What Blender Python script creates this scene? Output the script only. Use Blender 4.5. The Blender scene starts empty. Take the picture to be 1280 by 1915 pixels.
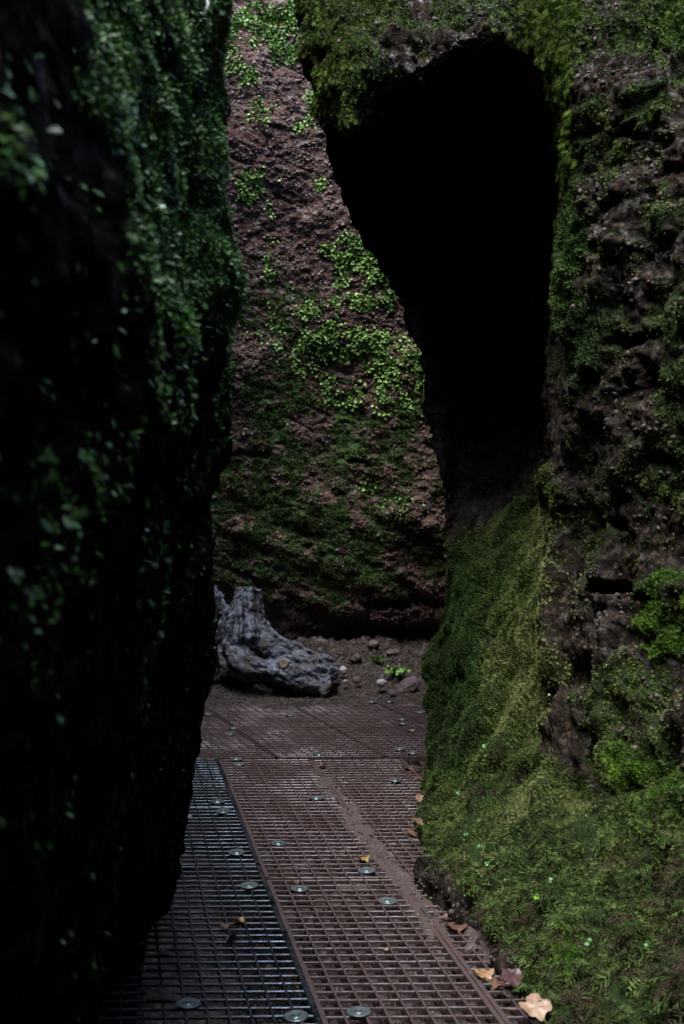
import bpy, math, random
import numpy as np
from mathutils import Vector

random.seed(7)
rng = np.random.default_rng(11)
sc = bpy.context.scene
COL = sc.collection

# ------------------------------------------------------------------ camera, sky, sun, exposure
F = 2150.0          # focal length in pixels of the 1280x1915 frame
HZ = 918.0          # row of the horizon
EYE = 1.5
cam_d = bpy.data.cameras.new("camera")
cam = bpy.data.objects.new("camera", cam_d)
COL.objects.link(cam)
cam.location = (0, 0, EYE)
cam.rotation_euler = (math.radians(90), 0, 0)
cam_d.sensor_width = 36.0
cam_d.sensor_fit = 'AUTO'
cam_d.lens = F / 1915.0 * 36.0
cam_d.shift_y = -(957.5 - HZ) / 1915.0
cam_d.clip_start = 0.02
cam_d.clip_end = 400
cam_d.dof.use_dof = True
cam_d.dof.focus_distance = 5.4
cam_d.dof.aperture_fstop = 4.6
sc.camera = cam

SUN_EL, SUN_AZ = math.radians(71), math.radians(212)    # azimuth clockwise from +Y
w = bpy.data.worlds.new("World")
sc.world = w
w.use_nodes = True
nt = w.node_tree
bg = nt.nodes['Background']
sky = nt.nodes.new('ShaderNodeTexSky')
sky.sky_type = 'NISHITA'
sky.sun_disc = False
sky.sun_elevation = SUN_EL
sky.sun_rotation = SUN_AZ
sky.air_density = 1.0
sky.dust_density = 1.0
nt.links.new(sky.outputs[0], bg.inputs[0])
bg.inputs[1].default_value = 0.15
sd = bpy.data.lights.new("sun", 'SUN')
sd.energy = 1.45
sd.angle = math.radians(36)
sd.color = (1.0, 0.985, 0.96)
sun = bpy.data.objects.new("sun", sd)
COL.objects.link(sun)
sdir = Vector((math.sin(SUN_AZ) * math.cos(SUN_EL), math.cos(SUN_AZ) * math.cos(SUN_EL), math.sin(SUN_EL)))
sun.location = sdir * 30
sun.rotation_euler = sdir.to_track_quat('Z', 'Y').to_euler()
sc.view_settings.view_transform = 'Standard'
sc.view_settings.look = 'None'
sc.view_settings.exposure = 2.55
sc.view_settings.gamma = 1.0
sc.cycles.max_bounces = 5
sc.cycles.diffuse_bounces = 3
sc.cycles.glossy_bounces = 2
sc.cycles.use_denoising = True
sc.cycles.caustics_reflective = False
sc.cycles.caustics_refractive = False

# ------------------------------------------------------------------ numpy noise
def _h(ix, iy, iz, seed):
    with np.errstate(over='ignore'):
        h = (ix.astype(np.uint32) * np.uint32(374761393) + iy.astype(np.uint32) * np.uint32(668265263)
             + iz.astype(np.uint32) * np.uint32(2147483647) + np.uint32(seed * 1274126177 & 0xffffffff))
        h = (h ^ (h >> np.uint32(13))) * np.uint32(1274126177)
        h = (h ^ (h >> np.uint32(16))) * np.uint32(2246822519)
        h = h ^ (h >> np.uint32(13))
    return h

def _rf(h):
    return h.astype(np.float64) / 4294967295.0

def noise(p, seed=0):
    """value noise in 3D, -1..1"""
    f = np.floor(p)
    i = f.astype(np.int64)
    t = p - f
    t = t * t * t * (t * (t * 6 - 15) + 10)
    r = 0
    for dx in (0, 1):
        for dy in (0, 1):
            for dz in (0, 1):
                v = _rf(_h(i[..., 0] + dx, i[..., 1] + dy, i[..., 2] + dz, seed))
                wgt = ((t[..., 0] if dx else 1 - t[..., 0]) * (t[..., 1] if dy else 1 - t[..., 1])
                       * (t[..., 2] if dz else 1 - t[..., 2]))
                r = r + v * wgt
    return r * 2 - 1

def fbm(p, seed=0, octv=4, gain=0.5):
    a, s, r = 1.0, 1.0, 0
    for k in range(octv):
        r = r + a * noise(p * s + k * 17.3, seed + k)
        a *= gain
        s *= 2.03
    return r

def worley(p, seed=0):
    """distance to nearest feature and random value of that cell"""
    i = np.floor(p).astype(np.int64)
    best = np.full(p.shape[:-1], 9.0)
    val = np.zeros(p.shape[:-1])
    for dx in (-1, 0, 1):
        for dy in (-1, 0, 1):
            for dz in (-1, 0, 1):
                a, b, c = i[..., 0] + dx, i[..., 1] + dy, i[..., 2] + dz
                fx = a + _rf(_h(a, b, c, seed + 1))
                fy = b + _rf(_h(a, b, c, seed + 2))
                fz = c + _rf(_h(a, b, c, seed + 3))
                d = (p[..., 0] - fx) ** 2 + (p[..., 1] - fy) ** 2 + (p[..., 2] - fz) ** 2
                m = d < best
                best = np.where(m, d, best)
                val = np.where(m, _rf(_h(a, b, c, seed + 4)), val)
    return np.sqrt(best), val

def sstep(a, b, x):
    t = np.clip((x - a) / (b - a), 0, 1)
    return t * t * (3 - 2 * t)

# pixel of the photograph + depth -> point in the place, and back
def P(px, py, d):
    return ((px - 640.0) / F * d, d, EYE - (py - HZ) / F * d)

def proj(p):
    d = np.maximum(p[..., 1], 0.3)
    return 640 + p[..., 0] / d * F, HZ + (EYE - p[..., 2]) / d * F

def G(px, py):                    # a point of the walkway (z = 0)
    d = EYE * F / (py - HZ)
    return ((px - 640.0) / F * d, d)

# ------------------------------------------------------------------ mesh helpers
def np_mesh(name, verts, faces, mat, attrs=None, smooth=False, parent=None):
    """faces: (n,3) or (n,4) int array, or list of such arrays"""
    if not isinstance(faces, (list, tuple)):
        faces = [faces]
    me = bpy.data.meshes.new(name)
    verts = np.ascontiguousarray(verts, dtype=np.float32).reshape(-1, 3)
    me.vertices.add(len(verts))
    me.vertices.foreach_set('co', verts.ravel())
    loops = np.concatenate([f.ravel() for f in faces]).astype(np.int32)
    tot = np.concatenate([np.full(len(f), f.shape[1], dtype=np.int32) for f in faces])
    start = np.concatenate([[0], np.cumsum(tot)[:-1]]).astype(np.int32)
    me.loops.add(len(loops))
    me.loops.foreach_set('vertex_index', loops)
    me.polygons.add(len(tot))
    me.polygons.foreach_set('loop_start', start)
    me.polygons.foreach_set('loop_total', tot)
    if smooth:
        me.polygons.foreach_set('use_smooth', np.ones(len(tot), dtype=bool))
    for k, v in (attrs or {}).items():
        at = me.attributes.new(k, 'FLOAT', 'POINT')
        at.data.foreach_set('value', np.ascontiguousarray(v, dtype=np.float32).ravel())
    me.update(calc_edges=True)
    me.validate()
    if mat:
        me.materials.append(mat)
    o = bpy.data.objects.new(name, me)
    COL.objects.link(o)
    if parent:
        o.parent = parent
    return o

def tag(o, label=None, cat=None, group=None, kind=None):
    if label: o['label'] = label
    if cat: o['category'] = cat
    if group: o['group'] = group
    if kind: o['kind'] = kind
    return o

def thing(name, label, cat, loc=(0, 0, 0), rz=0.0, group=None):
    o = bpy.data.objects.new(name, None)
    o.empty_display_size = 0.05
    COL.objects.link(o)
    o.location = loc
    o.rotation_euler = (0, 0, rz)
    return tag(o, label, cat, group)

def copy_tree(o, parent=None):
    c = o.copy()
    COL.objects.link(c)
    c.parent = parent
    for ch in list(o.children):
        copy_tree(ch, c)
    return c

class MB:
    def __init__(s): s.v, s.f = [], []
    def add(s, vs, fs):
        b = len(s.v)
        s.v += [tuple(v) for v in vs]
        s.f += [tuple(i + b for i in f) for f in fs]
    def build(s, name, mat, parent=None, smooth=False):
        me = bpy.data.meshes.new(name)
        me.from_pydata(s.v, [], s.f)
        if mat: me.materials.append(mat)
        if smooth:
            for p in me.polygons: p.use_smooth = True
        o = bpy.data.objects.new(name, me)
        COL.objects.link(o)
        if parent: o.parent = parent
        return o
    def lathe(s, prof, n=20, cx=0, cy=0):
        vs, fs = [], []
        for (r, z) in prof:
            for k in range(n):
                a = 2 * math.pi * k / n
                vs.append((cx + r * math.cos(a), cy + r * math.sin(a), z))
        for j in range(len(prof) - 1):
            for k in range(n):
                k2 = (k + 1) % n
                fs.append((j * n + k, j * n + k2, (j + 1) * n + k2, (j + 1) * n + k))
        s.add(vs, fs)
    def tube(s, pts, rads, n=8):
        vs, fs = [], []
        m = len(pts)
        for j, (p, r) in enumerate(zip(pts, rads)):
            p = Vector(p)
            t = (Vector(pts[min(j + 1, m - 1)]) - Vector(pts[max(j - 1, 0)])).normalized()
            a = t.cross(Vector((0, 0, 1)) if abs(t.z) < .9 else Vector((1, 0, 0))).normalized()
            b = t.cross(a)
            for k in range(n):
                q = 2 * math.pi * k / n
                vs.append(p + (a * math.cos(q) + b * math.sin(q)) * r)
        for j in range(m - 1):
            for k in range(n):
                k2 = (k + 1) % n
                fs.append((j * n + k, j * n + k2, (j + 1) * n + k2, (j + 1) * n + k))
        fs.append(tuple(range(n))[::-1])
        fs.append(tuple((m - 1) * n + k for k in range(n)))
        s.add(vs, fs)

# ------------------------------------------------------------------ materials
def new_mat(name):
    m = bpy.data.materials.new(name)
    m.use_nodes = True
    return m, m.node_tree, m.node_tree.nodes['Principled BSDF']

def N(nt, typ, **kw):
    n = nt.nodes.new(typ)
    for k, v in kw.items():
        if k.startswith('i_'):
            n.inputs[k[2:].replace('_', ' ')].default_value = v
        else:
            setattr(n, k, v)
    return n

def ramp(nt, fac, stops):
    r = nt.nodes.new('ShaderNodeValToRGB')
    e = r.color_ramp.elements
    while len(e) > 1: e.remove(e[-1])
    e[0].position, e[0].color = stops[0][0], (*stops[0][1], 1)
    for p, c in stops[1:]:
        x = e.new(p)
        x.color = (*c, 1)
    nt.links.new(fac, r.inputs[0])
    return r.outputs[0]

def mixc(nt, fac, a, b):
    m = nt.nodes.new('ShaderNodeMix')
    m.data_type = 'RGBA'
    for i, v in ((0, fac), (6, a), (7, b)):
        if isinstance(v, (tuple, list)): m.inputs[i].default_value = (*v, 1) if len(v) == 3 else v
        elif isinstance(v, (int, float)): m.inputs[i].default_value = v
        else: nt.links.new(v, m.inputs[i])
    return m.outputs[2]

def rock_mat(name, stops, moss_col=(0.022, 0.05, 0.012), scale=1.0, wet=0.5, bump=0.6, fleck=(0.16, 0.12, 0.10), fleck_amt=0.5, sheen=1.0):
    m, nt, b = new_mat(name)
    L = nt.links.new
    geo = N(nt, 'ShaderNodeNewGeometry')
    mp = N(nt, 'ShaderNodeMapping')
    L(geo.outputs['Position'], mp.inputs[0])
    n1 = N(nt, 'ShaderNodeTexNoise', i_Scale=5.0 * scale, i_Detail=8.0, i_Roughness=0.65)
    L(mp.outputs[0], n1.inputs[0])
    base = ramp(nt, n1.outputs[0], stops)
    v1 = N(nt, 'ShaderNodeTexVoronoi', i_Scale=38.0 * scale, i_Randomness=1.0)
    n2 = N(nt, 'ShaderNodeTexNoise', i_Scale=60.0 * scale, i_Detail=5.0, i_Roughness=0.7)
    L(mp.outputs[0], n2.inputs[0])
    # distort voronoi a little
    vm = N(nt, 'ShaderNodeVectorMath', operation='MULTIPLY_ADD')
    L(n2.outputs[1], vm.inputs[0])
    vm.inputs[1].default_value = (0.02, 0.02, 0.02)
    L(mp.outputs[0], vm.inputs[2])
    L(vm.outputs[0], v1.inputs[0])
    sep = N(nt, 'ShaderNodeSeparateColor')
    L(v1.outputs['Color'], sep.inputs[0])
    fl = ramp(nt, sep.outputs[0], [(0.80, (0, 0, 0)), (0.86, (1, 1, 1))])
    mu = N(nt, 'ShaderNodeMath', operation='MULTIPLY')
    L(fl, mu.inputs[0]); mu.inputs[1].default_value = fleck_amt
    c = mixc(nt, mu.outputs[0], base, fleck)
    g = ramp(nt, n2.outputs[0], [(0.3, (0.45, 0.45, 0.45)), (0.62, (1.25, 1.25, 1.25))])
    mm = N(nt, 'ShaderNodeMix', data_type='RGBA', blend_type='MULTIPLY')
    mm.inputs[0].default_value = 1.0
    L(c, mm.inputs[6]); L(g, mm.inputs[7])
    at = N(nt, 'ShaderNodeAttribute', attribute_name='moss')
    n3 = N(nt, 'ShaderNodeTexNoise', i_Scale=45.0, i_Detail=4.0)
    L(mp.outputs[0], n3.inputs[0])
    ad = N(nt, 'ShaderNodeMath', operation='ADD')
    L(at.outputs['Fac'], ad.inputs[0]); L(n3.outputs[0], ad.inputs[1])
    mk = ramp(nt, ad.outputs[0], [(0.72, (0, 0, 0)), (0.98, (1, 1, 1))])
    mcol = ramp(nt, n2.outputs[0], [(0.35, tuple(x * 0.5 for x in moss_col)), (0.65, tuple(x * 1.6 for x in moss_col))])
    L(mixc(nt, mk, mm.outputs[2], mcol), b.inputs['Base Color'])
    # wetness
    n5 = N(nt, 'ShaderNodeTexNoise', i_Scale=17.0 * scale, i_Detail=3.0)
    L(mp.outputs[0], n5.inputs[0])
    rr = ramp(nt, n5.outputs[0], [(0.50, (0.85,) * 3), (0.66, (0.22 + 0.35 * (1 - wet),) * 3)])
    rr2 = mixc(nt, mk, rr, (0.85, 0.85, 0.85))
    L(rr2, b.inputs['Roughness'])
    n4 = N(nt, 'ShaderNodeTexNoise', i_Scale=17.0 * scale, i_Detail=3.0)
    L(mp.outputs[0], n4.inputs[0])
    sp0 = ramp(nt, n4.outputs[0], [(0.52, (0.06 * sheen,) * 3), (0.66, ((0.35 + 0.6 * wet) * sheen,) * 3)])
    L(mixc(nt, mk, sp0, (0.12, 0.12, 0.12)), b.inputs['Specular IOR Level'])
    hs = N(nt, 'ShaderNodeMath', operation='MULTIPLY_ADD')
    L(v1.outputs['Distance'], hs.inputs[0]); hs.inputs[1].default_value = -0.7
    L(n2.outputs[0], hs.inputs[2])
    bp = N(nt, 'ShaderNodeBump', i_Strength=bump, i_Distance=0.012 / scale)
    L(hs.outputs[0], bp.inputs['Height'])
    L(bp.outputs[0], b.inputs['Normal'])
    return m

def leaf_mat(name, stops, rough=0.55, spec=0.4, transl=0.0):
    m, nt, b = new_mat(name)
    at = N(nt, 'ShaderNodeAttribute', attribute_name='tint')
    c = ramp(nt, at.outputs['Fac'], stops)
    nt.links.new(c, b.inputs['Base Color'])
    b.inputs['Roughness'].default_value = rough
    b.inputs['Specular IOR Level'].default_value = spec
    if transl:
        b.inputs['Subsurface Weight'].default_value = 0
    return m

def metal_mat(name, c1, c2, rough, metallic=0.6, scale=30, bump=0.3):
    m, nt, b = new_mat(name)
    L = nt.links.new
    geo = N(nt, 'ShaderNodeNewGeometry')
    n1 = N(nt, 'ShaderNodeTexNoise', i_Scale=float(scale), i_Detail=6.0, i_Roughness=0.7)
    L(geo.outputs['Position'], n1.inputs[0])
    n2 = N(nt, 'ShaderNodeTexNoise', i_Scale=3.0, i_Detail=4.0, i_Roughness=0.6)
    L(geo.outputs['Position'], n2.inputs[0])
    ad = N(nt, 'ShaderNodeMath', operation='ADD'); L(n1.outputs[0], ad.inputs[0]); L(n2.outputs[0], ad.inputs[1])
    hf = N(nt, 'ShaderNodeMath', operation='MULTIPLY'); L(ad.outputs[0], hf.inputs[0]); hf.inputs[1].default_value = 0.5
    L(ramp(nt, hf.outputs[0], [(0.40, c1), (0.60, c2)]), b.inputs['Base Color'])
    L(ramp(nt, hf.outputs[0], [(0.42, (rough,) * 3), (0.6, (min(1, rough + 0.35),) * 3)]), b.inputs['Roughness'])
    L(ramp(nt, hf.outputs[0], [(0.42, (metallic,) * 3), (0.6, (metallic * 0.4,) * 3)]), b.inputs['Metallic'])
    bp = N(nt, 'ShaderNodeBump', i_Strength=bump, i_Distance=0.003)
    L(n1.outputs[0], bp.inputs['Height']); L(bp.outputs[0], b.inputs['Normal'])
    return m

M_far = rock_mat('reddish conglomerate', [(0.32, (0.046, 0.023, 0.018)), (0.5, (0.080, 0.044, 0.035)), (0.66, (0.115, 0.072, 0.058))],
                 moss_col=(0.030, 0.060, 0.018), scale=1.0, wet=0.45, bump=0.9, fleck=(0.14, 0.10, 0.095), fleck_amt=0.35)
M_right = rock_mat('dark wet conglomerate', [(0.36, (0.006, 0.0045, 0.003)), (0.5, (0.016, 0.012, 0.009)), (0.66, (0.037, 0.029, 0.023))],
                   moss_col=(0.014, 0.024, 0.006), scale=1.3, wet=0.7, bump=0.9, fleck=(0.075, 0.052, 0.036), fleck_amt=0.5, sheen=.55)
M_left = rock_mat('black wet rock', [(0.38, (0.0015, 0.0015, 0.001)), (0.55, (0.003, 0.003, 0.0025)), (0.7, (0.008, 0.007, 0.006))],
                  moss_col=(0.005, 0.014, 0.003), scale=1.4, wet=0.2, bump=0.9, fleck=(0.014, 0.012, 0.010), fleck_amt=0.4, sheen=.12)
M_soil = rock_mat('wet reddish soil', [(0.34, (0.022, 0.015, 0.014)), (0.5, (0.042, 0.030, 0.029)), (0.68, (0.075, 0.058, 0.056))],
                  scale=1.6, wet=0.8, bump=0.9, fleck=(0.11, 0.085, 0.08), fleck_amt=0.4)
_nt = M_soil.node_tree
_at = N(_nt, 'ShaderNodeAttribute', attribute_name='mud')
_lk = [l for l in _nt.links if l.to_socket.name == 'Base Color'][0]
_src = _lk.from_socket
_nt.links.new(mixc(_nt, _at.outputs['Fac'], _src, (0.090, 0.066, 0.060)), _nt.nodes['Principled BSDF'].inputs['Base Color'])
M_moss = leaf_mat('yellow green moss', [(0.0, (0.045, 0.034, 0.018)), (0.14, (0.022, 0.026, 0.009)), (0.35, (0.042, 0.070, 0.016)), (0.65, (0.094, 0.130, 0.032)), (1.0, (0.180, 0.188, 0.070))], 0.75, 0.12)
M_frond = leaf_mat('feathery moss', [(0.0, (0.050, 0.036, 0.022)), (0.12, (0.020, 0.016, 0.009)), (0.28, (0.046, 0.050, 0.020)), (0.6, (0.044, 0.086, 0.018)), (1.0, (0.11, 0.165, 0.042))], 0.7, 0.12)
M_bright = leaf_mat('fresh bright moss', [(0.0, (0.022, 0.050, 0.006)), (0.5, (0.050, 0.115, 0.010)), (1.0, (0.12, 0.21, 0.024))], 0.65, 0.12)
M_hang = leaf_mat('hanging yellow green moss', [(0.0, (0.050, 0.075, 0.010)), (0.5, (0.115, 0.19, 0.018)), (1.0, (0.20, 0.31, 0.045))], 0.65, 0.12)
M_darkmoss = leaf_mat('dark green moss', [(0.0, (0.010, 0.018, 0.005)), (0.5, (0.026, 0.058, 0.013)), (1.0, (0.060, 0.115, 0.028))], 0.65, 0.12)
M_farmoss = leaf_mat('far wall moss', [(0.0, (0.034, 0.036, 0.014)), (0.5, (0.060, 0.098, 0.028)), (1.0, (0.095, 0.17, 0.04))], 0.7, 0.12)
M_leafy = leaf_mat('liverwort leaves', [(0.0, (0.04, 0.085, 0.015)), (0.5, (0.11, 0.23, 0.04)), (1.0, (0.23, 0.38, 0.10))], 0.5, 0.25)
M_leftleaf = leaf_mat('dark fern leaves', [(0.0, (0.010, 0.03, 0.006)), (0.45, (0.045, 0.13, 0.022)), (0.85, (0.11, 0.25, 0.05)), (1.0, (0.26, 0.34, 0.24))], 0.4, 0.4)
M_pebble = leaf_mat('pebbles', [(0.0, (0.02, 0.014, 0.012)), (0.7, (0.06, 0.044, 0.037)), (1.0, (0.10, 0.082, 0.070))], 0.6, 0.3)
M_grate_l = metal_mat('wet zinc coated steel', (0.065, 0.090, 0.115), (0.034, 0.028, 0.027), 0.24, 1.0)
M_grate = metal_mat('muddy steel', (0.095, 0.074, 0.076), (0.072, 0.038, 0.029), 0.38, 0.4)
M_washer = metal_mat('zinc washer', (0.20, 0.26, 0.27), (0.09, 0.10, 0.095), 0.25, 0.8)
M_bolt = metal_mat('bolt steel', (0.25, 0.28, 0.27), (0.15, 0.15, 0.14), 0.3, 0.8)

# ------------------------------------------------------------------ rock surfaces from control points
def cr_weights(nctrl, counts):
    """Catmull-Rom sampling matrix for nctrl control points and counts samples in each segment"""
    rows = []
    for s in range(nctrl - 1):
        for k in range(counts[s]):
            rows.append((s, k / counts[s]))
    rows.append((nctrl - 2, 1.0))
    W = np.zeros((len(rows), nctrl))
    for r, (s, t) in enumerate(rows):
        c = (-0.5 * t ** 3 + t ** 2 - 0.5 * t, 1.5 * t ** 3 - 2.5 * t ** 2 + 1, -1.5 * t ** 3 + 2 * t ** 2 + 0.5 * t, 0.5 * t ** 3 - 0.5 * t ** 2)
        lin = (0, 1 - t, t, 0)
        for q in range(4):
            i = min(max(s - 1 + q, 0), nctrl - 1)
            W[r, i] += 0.7 * c[q] + 0.3 * lin[q]
    return W

def surf(ctrl, rc, cc):
    ctrl = np.array(ctrl, dtype=float)
    A = cr_weights(ctrl.shape[0], rc)
    B = cr_weights(ctrl.shape[1], cc)
    return np.einsum('ri,ijk,cj->rck', A, ctrl, B)

def normals(S, flip=1.0):
    du = np.gradient(S, axis=0)
    dv = np.gradient(S, axis=1)
    n = np.cross(du, dv) * flip
    return n / np.maximum(np.linalg.norm(n, axis=-1, keepdims=True), 1e-9)

def grid_faces(R, C, flip=False):
    i = np.arange(R * C).reshape(R, C)
    f = np.stack([i[:-1, :-1], i[:-1, 1:], i[1:, 1:], i[1:, :-1]], axis=-1).reshape(-1, 4)
    return f[:, ::-1] if flip else f

def blob(px, py, L, noise_amt=0.0, nz=None):
    """max of soft ellipses (x, y, rx, ry, weight)"""
    r = np.zeros(px.shape)
    for (x, y, rx, ry, wt) in L:
        d = np.sqrt(((px - x) / rx) ** 2 + ((py - y) / ry) ** 2)
        if nz is not None: d = d + nz * noise_amt
        r = np.maximum(r, wt * (1 - sstep(0.7, 1.15, d)))
    return r

def poly(px, py, pts, soft=25.0, nz=0.0):
    """soft polygon mask"""
    inside = np.zeros(px.shape, dtype=bool)
    dist = np.full(px.shape, 1e9)
    n = len(pts)
    for k in range(n):
        x1, y1 = pts[k]; x2, y2 = pts[(k + 1) % n]
        dx, dy = x2 - x1, y2 - y1
        t = np.clip(((px - x1) * dx + (py - y1) * dy) / (dx * dx + dy * dy), 0, 1)
        dist = np.minimum(dist, np.hypot(px - x1 - t * dx, py - y1 - t * dy))
        if y1 != y2:
            c = ((y1 > py) != (y2 > py)) & (px < (x2 - x1) * (py - y1) / (y2 - y1) + x1)
            inside ^= c
    s = np.where(inside, dist, -dist) + nz
    return sstep(-soft, soft, s)

# ---- scattering
def scatter(S, Nn, dens, seed, jitter=0.0):
    """dens per square metre on a vertex grid -> positions, normals"""
    r = np.random.default_rng(seed)
    a, b, c, d = S[:-1, :-1], S[:-1, 1:], S[1:, 1:], S[1:, :-1]
    area = 0.5 * np.linalg.norm(np.cross(c - a, d - b), axis=-1)
    dm = 0.25 * (dens[:-1, :-1] + dens[:-1, 1:] + dens[1:, 1:] + dens[1:, :-1])
    cnt = r.poisson(np.minimum(area * dm, 20))
    ii, jj = np.nonzero(cnt)
    k = cnt[ii, jj]
    ii, jj = np.repeat(ii, k), np.repeat(jj, k)
    u, v = r.random(len(ii))[:, None], r.random(len(ii))[:, None]
    def bl(X): return (X[ii, jj] * (1 - u) * (1 - v) + X[ii, jj + 1] * (1 - u) * v + X[ii + 1, jj + 1] * u * v + X[ii + 1, jj] * u * (1 - v))
    p = bl(S)
    n = bl(Nn)
    n /= np.maximum(np.linalg.norm(n, axis=1, keepdims=True), 1e-9)
    return p, n, ii, jj

def frames(n, out, down, rand, seed, roll=0.5):
    """x = side, y = growth direction, z = face normal"""
    r = np.random.default_rng(seed)
    g = np.zeros_like(n); g[:, 2] = -1
    g = g - (g * n).sum(1, keepdims=True) * n
    g /= np.maximum(np.linalg.norm(g, axis=1, keepdims=True), 1e-6)
    y = out * n + down * g + rand * r.normal(size=n.shape)
    y /= np.linalg.norm(y, axis=1, keepdims=True)
    z = n + np.array([0, 0, 0.5]) + roll * r.normal(size=n.shape)
    x = np.cross(y, z)
    x /= np.maximum(np.linalg.norm(x, axis=1, keepdims=True), 1e-6)
    z = np.cross(x, y)
    return np.stack([x, y, z], axis=1)       # rows are axes

def inst(name, T, TF, p, fr, s, tint, mat, label=None, cat=None, tvar=0.08, seed=1, parent=None):
    """one mesh made of many small copies of template T"""
    if len(p) == 0: return None
    T = np.array(T, dtype=np.float32)
    if len(T) == 10:        # stones, each with its own proportions
        fr = fr * np.random.default_rng(seed + 50).uniform(.35, 1.35, (len(p), 3))[:, :, None]
    V = np.einsum('tk,nkj->ntj', T, fr) * s[:, None, None] + p[:, None, :]
    n, t = len(p), len(T)
    out = []
    if isinstance(TF, np.ndarray): TF = [TF]
    for f in TF:
        out.append((f[None] + (np.arange(n) * t)[:, None, None]).reshape(-1, f.shape[1]))
    tt = np.repeat(tint[:, None], t, axis=1) + np.random.default_rng(seed).normal(size=(n, t)) * tvar
    o = np_mesh(name, V.reshape(-1, 3), out, mat, {'tint': np.clip(tt, 0, 1)}, parent=parent)
    if label: tag(o, label, cat, kind='stuff')
    return o

def frond_template(pairs=7, width=0.42, droop=0.25):
    v, f = [], []
    for k in range(pairs):
        y = 0.12 + 0.8 * k / (pairs - 1)
        L = width * math.sin(math.pi * (0.18 + 0.78 * k / (pairs - 1))) + 0.05
        zz = -droop * y * y
        for sg in (-1, 1):
            b = len(v)
            v += [(0, y - 0.035, zz), (0, y + 0.035, zz), (sg * L, y + L * 0.55, zz - 0.25 * L * L - 0.03)]
            f.append((b, b + 1, b + 2) if sg > 0 else (b + 1, b, b + 2))
    b = len(v)
    v += [(-0.02, 0, 0), (0.02, 0, 0), (0, 0.55, -droop * .3), (0, 1.0, -droop)]
    f += [(b, b + 1, b + 2), (b + 1, b + 3, b + 2)]
    return np.array(v), np.array(f)

def frond2(pairs, width, droop, seed):
    r = random.Random(seed)
    v, f = [], []
    bend = r.uniform(-.25, .25)
    for k in range(pairs):
        t = 0.10 + 0.82 * k / (pairs - 1)
        for sg in (-1, 1):
            y = t + r.uniform(-.04, .04)
            L = width * (1.05 - t) * r.uniform(.55, 1.25) + .05
            x0 = bend * y * y
            zz = -droop * y * y
            ang = r.uniform(.35, .95)
            b = len(v)
            dz = r.uniform(-.16, .06)
            v += [(x0, y - .03, zz), (x0, y + .035, zz), (x0 + sg * L * .55 * math.cos(ang) + .0, y + L * .5 * math.sin(ang) + .05, zz + dz * .4), (x0 + sg * L * math.cos(ang), y + L * math.sin(ang), zz + dz)]
            f += ([(b, b + 1, b + 2), (b, b + 2, b + 3)] if sg > 0 else [(b + 1, b, b + 2), (b + 2, b, b + 3)])
    b = len(v)
    v += [(-0.02, 0, 0), (0.02, 0, 0), (bend * .3, 0.55, -droop * .3), (bend, 1.05, -droop)]
    f += [(b, b + 1, b + 2), (b + 1, b + 3, b + 2)]
    return np.array(v), np.array(f)

def tuft_template(n=6, seed=3):
    r = random.Random(seed)
    v, f = [], []
    for k in range(n):
        a = 2 * math.pi * k / n + r.uniform(-.4, .4)
        sp = r.uniform(.25, .75)
        h = r.uniform(.6, 1.0)
        dx, dz = math.cos(a) * sp, math.sin(a) * sp
        b = len(v)
        wx, wz = -math.sin(a) * .13, math.cos(a) * .13
        v += [(-wx, 0, -wz), (wx, 0, wz), (dx + wx * .8, h * .6, dz + wz * .8), (dx * 1.5, h, dz * 1.5)]
        f += [(b, b + 1, b + 2), (b, b + 2, b + 3)]
    return np.array(v), np.array(f)

def leaf_template(n=8, seed=0):
    """rounded cupped leaf, base at origin, along +y"""
    v, f = [(0, 0.45, -0.08)], []
    for k in range(n):
        a = 2 * math.pi * k / n - math.pi / 2
        rr = 0.5 * (1 + 0.12 * math.sin(3 * a + seed))
        v.append((rr * 0.85 * math.cos(a), 0.5 + rr * math.sin(a), 0.10 * abs(math.cos(a)) + 0.02 * math.sin(2 * a)))
    for k in range(n):
        f.append((0, 1 + k, 1 + (k + 1) % n))
    return np.array(v), np.array(f)

TFR = frond_template()
TFV = [frond2(5, .62, .30, 1), frond2(6, .5, .2, 2), frond2(4, .75, .4, 3), frond2(5, .45, .1, 4)]
TFR_S = frond_template(5, 0.5, 0.3)
TTU = tuft_template()
TLF = leaf_template()

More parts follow.
